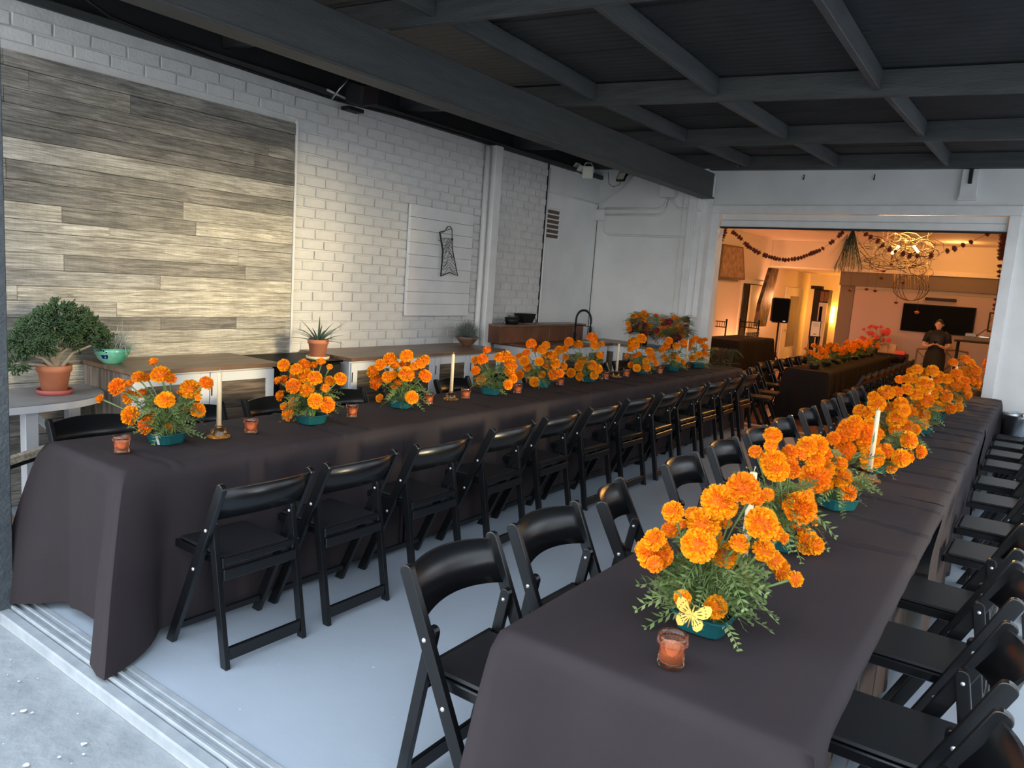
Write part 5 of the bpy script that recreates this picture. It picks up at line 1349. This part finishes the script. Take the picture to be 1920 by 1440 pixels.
MB().lathe([(.0001, -.25), (.05, -.22), (.06, 0), (.05, .22), (.0001, .25)], 14).obj('shade', 'sconce', sc); MB().cbox((-.02, .04, -.05), (.02, .099, .05)).obj('mount', 'brownframe', sc)
# screen, sound bar, picture on the far wall
FY = 18.43
a = at(1695, 568, y=FY); c = at(1823, 631, y=FY)
tv = thing('wall_screen', 'large black screen on the far hall wall behind the person', 'television', ((a.x + c.x) / 2, FY - .001, (a.z + c.z) / 2)); w_ = (c.x - a.x) / 2; h_ = (a.z - c.z) / 2
MB().cbox((-w_, -.06, -h_), (w_, 0, h_), .01).obj('bezel', 'black', tv); MB().box((-w_ + .015, -.064, -h_ + .015), (w_ - .015, -.0605, h_ - .015)).obj('display', 'screen', tv)
a = at(1735, 560, y=FY); c = at(1794, 563, y=FY); MB().cbox((a.x, FY - .08, a.z - .03), (c.x, FY - .001, a.z + .03), .01).obj('sound_bar', 'black', None, label='thin black sound bar on the wall above the screen', cat='speaker')
a = at(1855, 590, y=FY); c = at(1863, 618, y=FY); fp = thing('picture_frame', 'small dark framed picture at the right end of the far wall', 'picture', (a.x + .12, FY - .001, (a.z + c.z) / 2)); MB().cbox((-.12, -.03, -.2), (.12, 0, .2), .006).obj('frame', 'black', fp); MB().box((-.09, -.033, -.17), (.09, -.0305, .17)).obj('print', 'canvas', fp)
# black tables at the far end with boxes and a pink bouquet
gt = thing('serving_table', 'black clothed table at the far end holding paper bags and trays', 'table', (-2.9, 17.75, HZ))
MB().cbox((-.72, -.33, .02), (.62, .33, .76), .02).obj('covered_top', 'black', gt)
for (x, y, w_, h_, m_, lab, nm, ct) in ((-3.33, 17.6, .22, .05, 'redwood', 'flat dark red box on the far serving table', 'flat_box', 'box'), (-2.78, 17.65, .14, .16, 'kraft', 'kraft paper bag on the far serving table, left one', 'paper_bag', 'bag'), (-2.58, 17.7, .09, .20, 'kraft', 'taller narrow kraft bag on the far serving table', 'paper_bag', 'bag'), (-2.40, 17.6, .10, .08, 'pink', 'low pink box at the right end of the far serving table', 'small_box', 'box')):
    b = MB(); z0 = HZ + .762
    b.add([(x - w_, y - .08, z0), (x + w_, y - .08, z0), (x + w_, y + .08, z0), (x - w_, y + .08, z0), (x - w_ * .9, y - .05, z0 + h_), (x + w_ * .93, y - .04, z0 + h_ * .9), (x + w_ * .9, y + .05, z0 + h_), (x - w_ * .95, y + .06, z0 + h_ * .93)], [(0, 3, 2, 1), (4, 5, 6, 7), (0, 1, 5, 4), (1, 2, 6, 5), (2, 3, 7, 6), (3, 0, 4, 7)])
    b.obj(nm, m_, None, label=lab, cat=ct)
MGp = [marigold_mesh(80 + i, M['pink'], 40, 'pink_bloom') for i in range(2)]
q = random.Random(77); fl_ = []
cb_ = at(1638, 640, y=17.2)
for k in range(24):
    a = q.uniform(0, 2 * pi); r_ = .28 * sqrt(q.random()); fl_.append((Vector((cb_.x + r_ * cos(a), 17.3 + r_ * sin(a) * .6, cb_.z + .05 + .30 * q.random() - r_ * .2)), q.uniform(.03, .045), MGp))
arrangement('tall bouquet of pink blooms on the left end of the far serving table', (cb_.x, 17.5, HZ + .762), fl_, 'bouquets in the hall', 301, pot='vase', spray=30, name='pink_bouquet', potm='black')
# white flower stand reflected jug, crossback chairs near the person
def crossback(x, y, rz, lab):
    t = thing('crossback_chair', lab, 'chair', (x, y, HZ), rz, group='dark wooden crossback chairs near the screen')
    for s in (-.2, .2):
        MB().tube([(-.20, s, 0), (-.19, s, .45), (-.26, s, .92)], .016, 8).obj('back_post', 'redwood' if 0 else 'brownframe', t); MB().tube([(.20, s, 0), (.19, s, .45)], .016, 8).obj('leg', 'brownframe', t)
    MB().tube([(-.26, -.2, .92), (-.29, 0, .94), (-.26, .2, .92)], .018, 8).obj('top_rail', 'brownframe', t)
    MB().tube([(-.255, -.19, .88), (-.25, 0, .70), (-.21, .19, .5)], .009, 6).obj('cross_slat', 'brownframe', t); MB().tube([(-.255, .19, .88), (-.25, 0, .70), (-.21, -.19, .5)], .009, 6).obj('cross_slat', 'brownframe', t)
    MB().cbox((-.2, -.21, .45), (.21, .21, .475), .01).obj('seat', 'brownframe', t)
crossback(-1.95, 17.75, pi / 2 + .3, 'dark wooden crossback chair just left of the person')
crossback(-1.45, 17.8, -pi / 2 - .2, 'dark wooden crossback chair just right of the person')
chair(-2.35, 16.95, 2.5, 'black folding chair with a lit backrest left of the person by the far serving table', 'loose chair near the far serving table', z=HZ)
# equipment on stand at right
eq = at(1832, 640, y=16.5)
es = thing('equipment_table', 'small black stand with a slatted shelf carrying dj equipment right of the person', 'stand', (eq.x, 16.5, HZ)); hh = eq.z - HZ
for z in (.42, hh): MB().cbox((-.36, -.22, z - .03), (.34, .22, z), .01).obj('shelf', 'black', es)
for sx in (-.3, .3):
    for sy in (-.18, .18): MB().tube([(sx, sy, 0), (sx, sy, hh)], .014, 8).obj('leg', 'black', es)
    MB().tube([(sx, -.18, .1), (-sx * .2, -.18, .42)], .010, 6).obj('brace', 'black', es)
mx = thing('mixer_console', 'grey mixer with an open lid on the equipment stand', 'equipment', (eq.x, 16.5, HZ + hh + .001)); MB().cbox((-.22, -.15, 0), (.22, .15, .07), .01).obj('body', 'halldark', mx)
MB().bar((-.05, .0, .07), (.12, 0, .24), .02, .015).obj('lid_arm', 'black', mx); MB().cbox((-.20, -.1, .071), (-.02, .1, .14), .01).obj('deck', 'frost', mx); MB().cbox((.02, -.1, .071), (.19, .08, .11), .01).obj('deck', 'steel', mx)
# marigold bank right of the far equipment, seen past the jamb
fl_ = []; c_ = at(1866, 645, y=13.2)
for k in range(46):
    a = q.uniform(0, 2 * pi); r_ = .34 * sqrt(q.random()); fl_.append((Vector((c_.x + .16 + r_ * cos(a), 13.2 + r_ * sin(a), HZ + .75 + q.random() * .38 - r_ * .2)), q.uniform(.03, .042), MGs))
rt_ = thing('pedestal_table', 'black draped pedestal under the red-orange flowers behind the right jamb', 'table', (c_.x + .16, 13.2, HZ)); MB().lathe([(.36, 0), (.34, .3), (.33, .60), (.32, .61), (.0001, .61)], 30).obj('drape', 'black', rt_)
arrangement('mound of deep orange marigolds behind the right jamb of the opening', (c_.x + .16, 13.2, HZ + .612), fl_, 'bouquets in the hall', 303, pot='vase', spray=30, potm='black', name='marigold_mound')
# ------------------------------------------------------------------ garlands, palm, chandelier
def garland(lab, px, y, rr, step, gaps=(), seed=0, grp='marigold garlands framing the opening'):
    P = [at(u, v, y=y) for u, v in px]; t = thing('marigold_garland', lab, 'garland', tuple(P[0]), group=grp); q = random.Random(seed)
    D = [0]
    for i in range(len(P) - 1): D.append(D[-1] + (P[i + 1] - P[i]).length)
    MB().tube([p_ - P[0] for p_ in P], .002, 5).obj('string', 'twig', t)
    s_ = 0
    while s_ < D[-1]:
        i = max(j for j in range(len(D)) if D[j] <= s_); i = min(i, len(P) - 2); k = (s_ - D[i]) / (D[i + 1] - D[i]); c = P[i].lerp(P[i + 1], k); fr_ = s_ / D[-1]
        if not any(g0 < fr_ < g1 for g0, g1 in gaps):
            d = (P[i + 1] - P[i]).normalized(); o = mk('marigold', MGr[q.randrange(2)], t, c - P[0] + Vector((0, q.uniform(-.01, .01), 0)), d.to_track_quat('Z', 'Y').to_euler(), rr * q.uniform(.85, 1.15))
        s_ += step * q.uniform(.85, 1.2)
GY = 9.5
garland('dark marigold garland swagged from the left jamb to the palm leaves', [(1374, 435), (1381, 440), (1395, 453), (1405, 464), (1425, 475), (1440, 481), (1460, 486), (1475, 487.5), (1500, 484), (1520, 476), (1538, 469), (1550, 461), (1565, 450), (1580, 436)], GY, .028, .034, gaps=((.02, .04), (.10, .125), (.31, .32), (.84, .87), (.93, .945)), seed=1)
garland('dark marigold garland hanging down the left jamb', [(1361, 428), (1359, 438), (1353, 450), (1349, 462), (1346, 480), (1343, 510), (1340, 540), (1337, 560), (1334, 578)], BY + .21, .026, .030, seed=2)
garland('sparse dark marigold garland swagged from the palm leaves to the right jamb', [(1612, 430), (1624, 440), (1645, 452), (1663, 466), (1690, 475), (1705, 480), (1720, 480), (1735, 480), (1758, 477), (1775, 471), (1786, 468), (1803, 460), (1815, 457), (1828, 450), (1848, 440), (1862, 432)], GY, .034, .075, gaps=((.50, .53), (.60, .65), (.80, .83), (.90, .93)), seed=3)
garland('thick dark marigold garland hanging at the top of the right jamb', [(1882, 442), (1880, 455), (1878, 470), (1877, 488)], BY + .21, .040, .034, seed=4)
garland('thin lower tail of the garland on the right jamb', [(1875, 498), (1873, 520), (1870, 545), (1866, 575), (1864, 582)], BY + .21, .026, .05, seed=5, gaps=((.3, .7),))
pf = thing('palm_fronds', 'bundle of dark palm fronds hanging tip-down at the top centre of the opening', 'foliage', tuple(at(1600, 428, y=9.55)))
b = MB(); q = random.Random(9)
for f_ in range(9):
    dx = (f_ - 4) / 4; end = Vector((dx * .16, q.uniform(-.06, .06), -.46 - .05 * q.random())); 
    for k in range(34):
        t_ = .08 + .9 * k / 34; c = end * t_; s_ = 1 if k % 2 else -1; L = .17 * (1 - t_ * .45)
        d = Vector((s_ * .42 + dx * .35, q.uniform(-.25, .25), -1)).normalized(); blade(b, c, d, L, .0045, q, droop=.1, seg=2)
    b.tube([Vector((0, 0, 0)), end * .5, end], [.006, .004, .002], 5)
for k in range(24):
    a_ = k / 24; d = Vector((-.9 + .55 * a_, q.uniform(-.1, .1), -1 + .1 * a_)).normalized(); blade(b, Vector((-.05, 0, -.06 - .08 * a_)), d, .36, .003, q, droop=.25, seg=4)
b.obj('leaflets', 'palm', pf, kind='stuff')
CY = 12.9
ch = thing('branch_chandelier', 'tangled twig chandelier with two glowing tubes, crystals and a wire ball below', 'chandelier', tuple(at(1705, 455, y=CY)))
O = at(1705, 455, y=CY)
q = random.Random(33); b = MB()
def cp(u, v, dy=0): p_ = at(u, v, y=CY + dy); return p_ - O
for i in range(54):
    u = q.choice((q.uniform(1625, 1700), q.uniform(1680, 1748))); v = q.uniform(445, 500) if u < 1700 else q.uniform(448, 520)
    n_ = 9; a = q.uniform(0, 6.28); pts = []; r_ = q.uniform(8, 26); cu_ = q.uniform(.35, .9); dy = q.uniform(-.25, .25)
    for k in range(n_):
        pts.append(cp(u + r_ * cos(a + cu_ * k) * 1.2, v + r_ * .7 * sin(a + cu_ * k), dy + .05 * sin(k + a)))
    b.tube(pts, q.uniform(.0025, .006), 4)
for px_ in (((1612, 470), (1640, 500), (1675, 505), (1720, 500), (1744, 480), (1752, 458), (1738, 450), (1720, 455)), ((1625, 440), (1650, 445), (1680, 460), (1705, 470)), ((1610, 455), (1630, 480), (1665, 490), (1700, 512)), ((1690, 455), (1715, 450), (1745, 440), (1752, 432)), ((1740, 450), (1752, 465), (1746, 478)), ((1620, 490), (1650, 498), (1690, 500), (1735, 495))):
    b.tube([cp(*c_, dy=q.uniform(-.1, .1)) for c_ in px_], .007, 5)
b.obj('twigs', 'twig', ch, kind='stuff')
b = MB()
for i in range(9):
    a = i * .7; ctr_ = (1708, 540)
    b.tube([cp(ctr_[0] + 34 * cos(t) * (.35 + .65 * abs(cos(a))) * 1.0, ctr_[1] + 24 * sin(t), .16 * sin(t + a)) for t in [2 * pi * k / 24 for k in range(25)]], .0035, 4)
b.obj('wire_ball', 'twig', ch)
cr_b = MB()
for i in range(46):
    u = 1675 + q.uniform(0, 68); v0 = q.uniform(490, 520); v1 = v0 + q.uniform(12, 34); dy = q.uniform(-.15, .15); p_ = cp(u, v0, dy); e_ = cp(u, v1, dy); L_ = (p_ - e_).length; n_ = int(L_ / .018)
    for k in range(n_): cr_b.ball(tuple(p_.lerp(e_, k / max(1, n_))), .0055, 3)
cr_b.obj('crystals', 'crystal', ch, kind='stuff')
for (a, c_) in (((1672, 476), (1686, 461)), ((1713, 461), (1722, 473))):
    MB().tube([cp(*a), cp(*c_)], .018, 10).obj('light_tube', 'bulb', ch)
MB().tube([cp(1705, 455), Vector((0, 0, 2.949 - O.z))], .004, 5).obj('suspension_cable', 'cable', ch)
for i, (u, v) in enumerate(((1594, 544), (1625, 542), (1641, 545), (1680, 567), (1657, 508), (1671, 495), (1719, 585), (1693, 530), (1653, 521))):
    p_ = at(u, v, y=CY - .1); o = mk('hanging_marigold', MGr[i % 2] if i != 6 else MGs[0], None, p_, (pi, 0, i), .032, label=('single %s marigold head on a thread, ' % ('brighter' if i == 6 else 'dark')) + ('leftmost below the palm fronds', 'small one right of the leftmost', 'third from the left below the palm', 'under the left side of the wire ball', 'left of the crystals', 'in the twigs above the crystals', 'in front of the black screen', 'in the middle of the wire ball', 'at the left edge of the crystals')[i], cat='flower', group='hanging marigold heads')
    MB().tube([(0, 0, 0), (0, 0, -(2.9 - p_.z) / .032)], .05, 4).obj('thread', 'twig', o)
# ------------------------------------------------------------------ person with phone
pc = at(1757, 640, y=16.9)
pr = thing('person', 'woman in black dress, dark tied-back hair, looking down at a phone in both hands', 'person', (pc.x, 16.9, HZ), rz=0)
S = .93
J = [((0, 0, .98), .125), ((0, .0, 1.12), (.115, .085)), ((0, .01, 1.27), (.13, .09)), ((0, .015, 1.38), (.10, .07)), ((0, .0, 1.45), (.045, .045)),
     ((.15, .01, 1.385), .048), ((.215, -.01, 1.24), .042), ((.235, -.04, 1.12), .036), ((.16, -.16, 1.10), .030), ((.06, -.24, 1.15), .024),
     ((-.15, .01, 1.385), .048), ((-.215, -.01, 1.24), .042), ((-.235, -.04, 1.12), .036), ((-.16, -.16, 1.10), .030), ((-.06, -.24, 1.15), .024),
     ((.085, 0, .88), .10), ((.09, -.01, .52), .062), ((.10, 0, .10), .042), ((.11, -.12, .035), .035),
     ((-.085, 0, .88), .10), ((-.09, -.01, .52), .062), ((-.10, 0, .10), .042), ((-.11, -.12, .035), .035), ((0, -.015, 1.50), .042)]
E_ = [(0, 1), (1, 2), (2, 3), (3, 4), (4, 23), (3, 5), (5, 6), (6, 7), (7, 8), (8, 9), (3, 10), (10, 11), (11, 12), (12, 13), (13, 14), (0, 15), (15, 16), (16, 17), (17, 18), (0, 19), (19, 20), (20, 21), (21, 22)]
sc_ = lambda t: tuple(x * S for x in t) if isinstance(t, tuple) else t * S
body = skinned('body', [(sc_(p_), sc_(r_)) for p_, r_ in J], E_, 'skin', pr)
# head
b = MB(); n = 18; rows_ = []
for i in range(n + 1):
    th = pi * i / n; z = -cos(th); r = sin(th)
    for j in range(24):
        a = 2 * pi * j / 24; x = r * cos(a) * .072; y = r * sin(a) * .088; zz_ = z * .108
        if z < 0: x *= 1 - .28 * (-z) ** 1.5; y = y * (1 - .15 * -z)
        if y < 0 and abs(x) < .018 and -.035 < zz_ < .012: y -= .016 * (1 - abs(x) / .018) * (1 - (zz_ + .012) ** 2 / .0009 if abs(zz_ + .012) < .03 else 0)
        if y < 0 and abs(abs(x) - .03) < .014 and abs(zz_ - .01) < .016: y += .006
        if y < 0 and abs(x) < .026 and abs(zz_ + .055) < .008: y -= .004
        b.v.append((x, y, zz_))
for i in range(n):
    for j in range(24):
        a = i * 24 + j; c = i * 24 + (j + 1) % 24; b.f.append((a, c, c + 24, a + 24)); b.sm.append(True)
hd = b.obj('head', 'skin', pr, loc=(0, -.035 * S, 1.575 * S), rot=(.25, 0, -.15), scale=S)
for s in (-1, 1):
    MB().ball((s * .028, -.075, .008), .0095, 6).obj('eye', 'trim', hd); MB().ball((s * .028, -.083, .007), .0045, 5).obj('pupil', 'hair', hd)
    MB().ball((s * .072, .008, -.005), .020, 6, 1.4).obj('ear', 'skin', hd); MB().bar((s * .014, -.088, .028), (s * .042, -.080, .03), .004, .006).obj('eyebrow', 'hair', hd)
MB().bar((-.02, -.088, -.054), (.02, -.088, -.054), .006, .008).obj('mouth', 'pink', hd)
b = MB(); n = 12
for i in range(n + 1):
    th = pi * .5 * i / n * 1.28
    for j in range(24):
        a = 2 * pi * j / 24; fr_ = max(0, -sin(a)); t_ = th * (1 - .60 * fr_); b.v.append((.079 * sin(t_) * cos(a), .096 * sin(t_) * sin(a) + .004, .117 * cos(t_)))
for i in range(n):
    for j in range(24):
        a = i * 24 + j; c = i * 24 + (j + 1) % 24; b.f.append((a, a + 24, c + 24, c)); b.sm.append(True)
b.ball((0, .10, .03), .042, 8); b.obj('hair', 'hair', hd)
# dress: fitted top with short sleeves, skirt to the knee
def tubes_r(pr_, m, name, parent):
    b = MB(); n = 28
    for (z, rx, ry, cy) in pr_:
        for j in range(n): a = 2 * pi * j / n; b.v.append((rx * cos(a), ry * sin(a) + cy, z))
    for i in range(len(pr_) - 1):
        for j in range(n): a = i * n + j; c = i * n + (j + 1) % n; b.f.append((a, c, c + n, a + n)); b.sm.append(True)
    return b.obj(name, m, parent)
dr_ = tubes_r([(z * S, rx * S, ry * S, cy * S) for z, rx, ry, cy in ((.50, .205, .17, 0), (.62, .205, .165, 0), (.80, .205, .155, 0), (.95, .19, .145, 0), (1.05, .155, .125, 0), (1.12, .148, .118, 0), (1.25, .170, .125, .005), (1.34, .198, .12, .01), (1.40, .185, .10, .01), (1.44, .085, .065, .005), (1.47, .058, .055, 0))], 'dress', 'dress', pr)
for s in (-1, 1):
    MB().tube([(s * .10 * S, .01, 1.385 * S), (s * .19 * S, .002, 1.33 * S), (s * .222 * S, -.012, 1.19 * S)], [.070, .064, .056], 12).obj('sleeve', 'dress', dr_)
# hands: palm and five fingers curled on the phone
for s in (-1, 1):
    w0 = Vector((s * .060, -.24, 1.15)) * S
    pl_ = Vector((s * .030, -.275, 1.165)) * S
    js = [(tuple(w0), .020), (tuple((w0 + pl_) / 2), (.026, .016)), (tuple(pl_), (.028, .014))]
    skinned('hand', js, [(0, 1), (1, 2)], 'skin', pr, sub=1)
    for k in range(4):
        y_ = -.262 - .0 ; base_ = pl_ + Vector((0, -.016 + .011 * k, .006)) ; L = (.030, .034, .032, .025)[k]
        skinned('finger', [(tuple(base_), .009), (tuple(base_ + Vector((-s * L * .6, -.010, -.010))), .0085), (tuple(base_ + Vector((-s * L * .9, -.012, .004))), .0075)], [(0, 1), (1, 2)], 'skin', pr, sub=1)
    skinned('thumb', [(tuple(pl_ + Vector((s * .012, -.010, .012))), .010), (tuple(pl_ + Vector((-s * .004, -.022, .030))), .009), (tuple(pl_ + Vector((-s * .018, -.024, .034))), .008)], [(0, 1), (1, 2)], 'skin', pr, sub=1)
for s in (-1, 1):
    MB().cbox((s * .105 * S - .04, -.17, 0), (s * .105 * S + .04, .05, .05), .015).obj('shoe', 'black', pr)
MB().tube([((.135 + .028 * cos(a)) * S, (-.185 + .028 * sin(a)) * S, (1.115 + .012 * cos(a)) * S) for a in [2 * pi * k / 14 for k in range(15)]], .006, 6).obj('wrist_strap', 'black', pr)
ph = thing('mobile_phone', 'dark phone held in the person\'s hands', 'phone', (pc.x, 16.9 - .278, HZ + 1.112)); o = MB().cbox((-.036, -.075, -.004), (.036, .075, .004), .003).obj('case', 'black', ph); o.rotation_euler = (-.5, 0, 0); o = MB().box((-.032, -.07, .0042), (.032, .07, .0046)).obj('display', 'sconce', ph); o.rotation_euler = (-.5, 0, 0)
M['phone_glow'] = mat('phone_display', (.9, .9, 1), .3, emit=(1, .85, .8), estr=3); o.data.materials[0] = M['phone_glow']
# ------------------------------------------------------------------ hall lamps
def point(name, loc, e_, col, r):
    l = bpy.data.lights.new(name, 'POINT'); l.energy = e_; l.color = col; l.shadow_soft_size = r; o = bpy.data.objects.new(name, l); COL.objects.link(o); o.location = loc; return o
point('chandelier_glow', O + Vector((0, .1, .22)), 120, (1, .50, .12), .06)
point('wall_uplight_and_fill', (-5.15, 15.8, .1), 60, (1, .38, .15), .1)
point('wall_uplight_and_fill', (-5.2, 10.1, 2.1), 18, (1, .40, .17), .15)  # fill light added to even out the orange wall by the jamb
point('wall_uplight_and_fill', (-5.1, 18.0, 1.6), 22, (1, .40, .17), .15)
point('alcove_glow', (-4.3, 21.5, 1.3), 30, (1, .38, .05), .1)
point('screen_end_glow', (-1.6, 17.3, 2.75), 16, (1, .42, .10), .2)
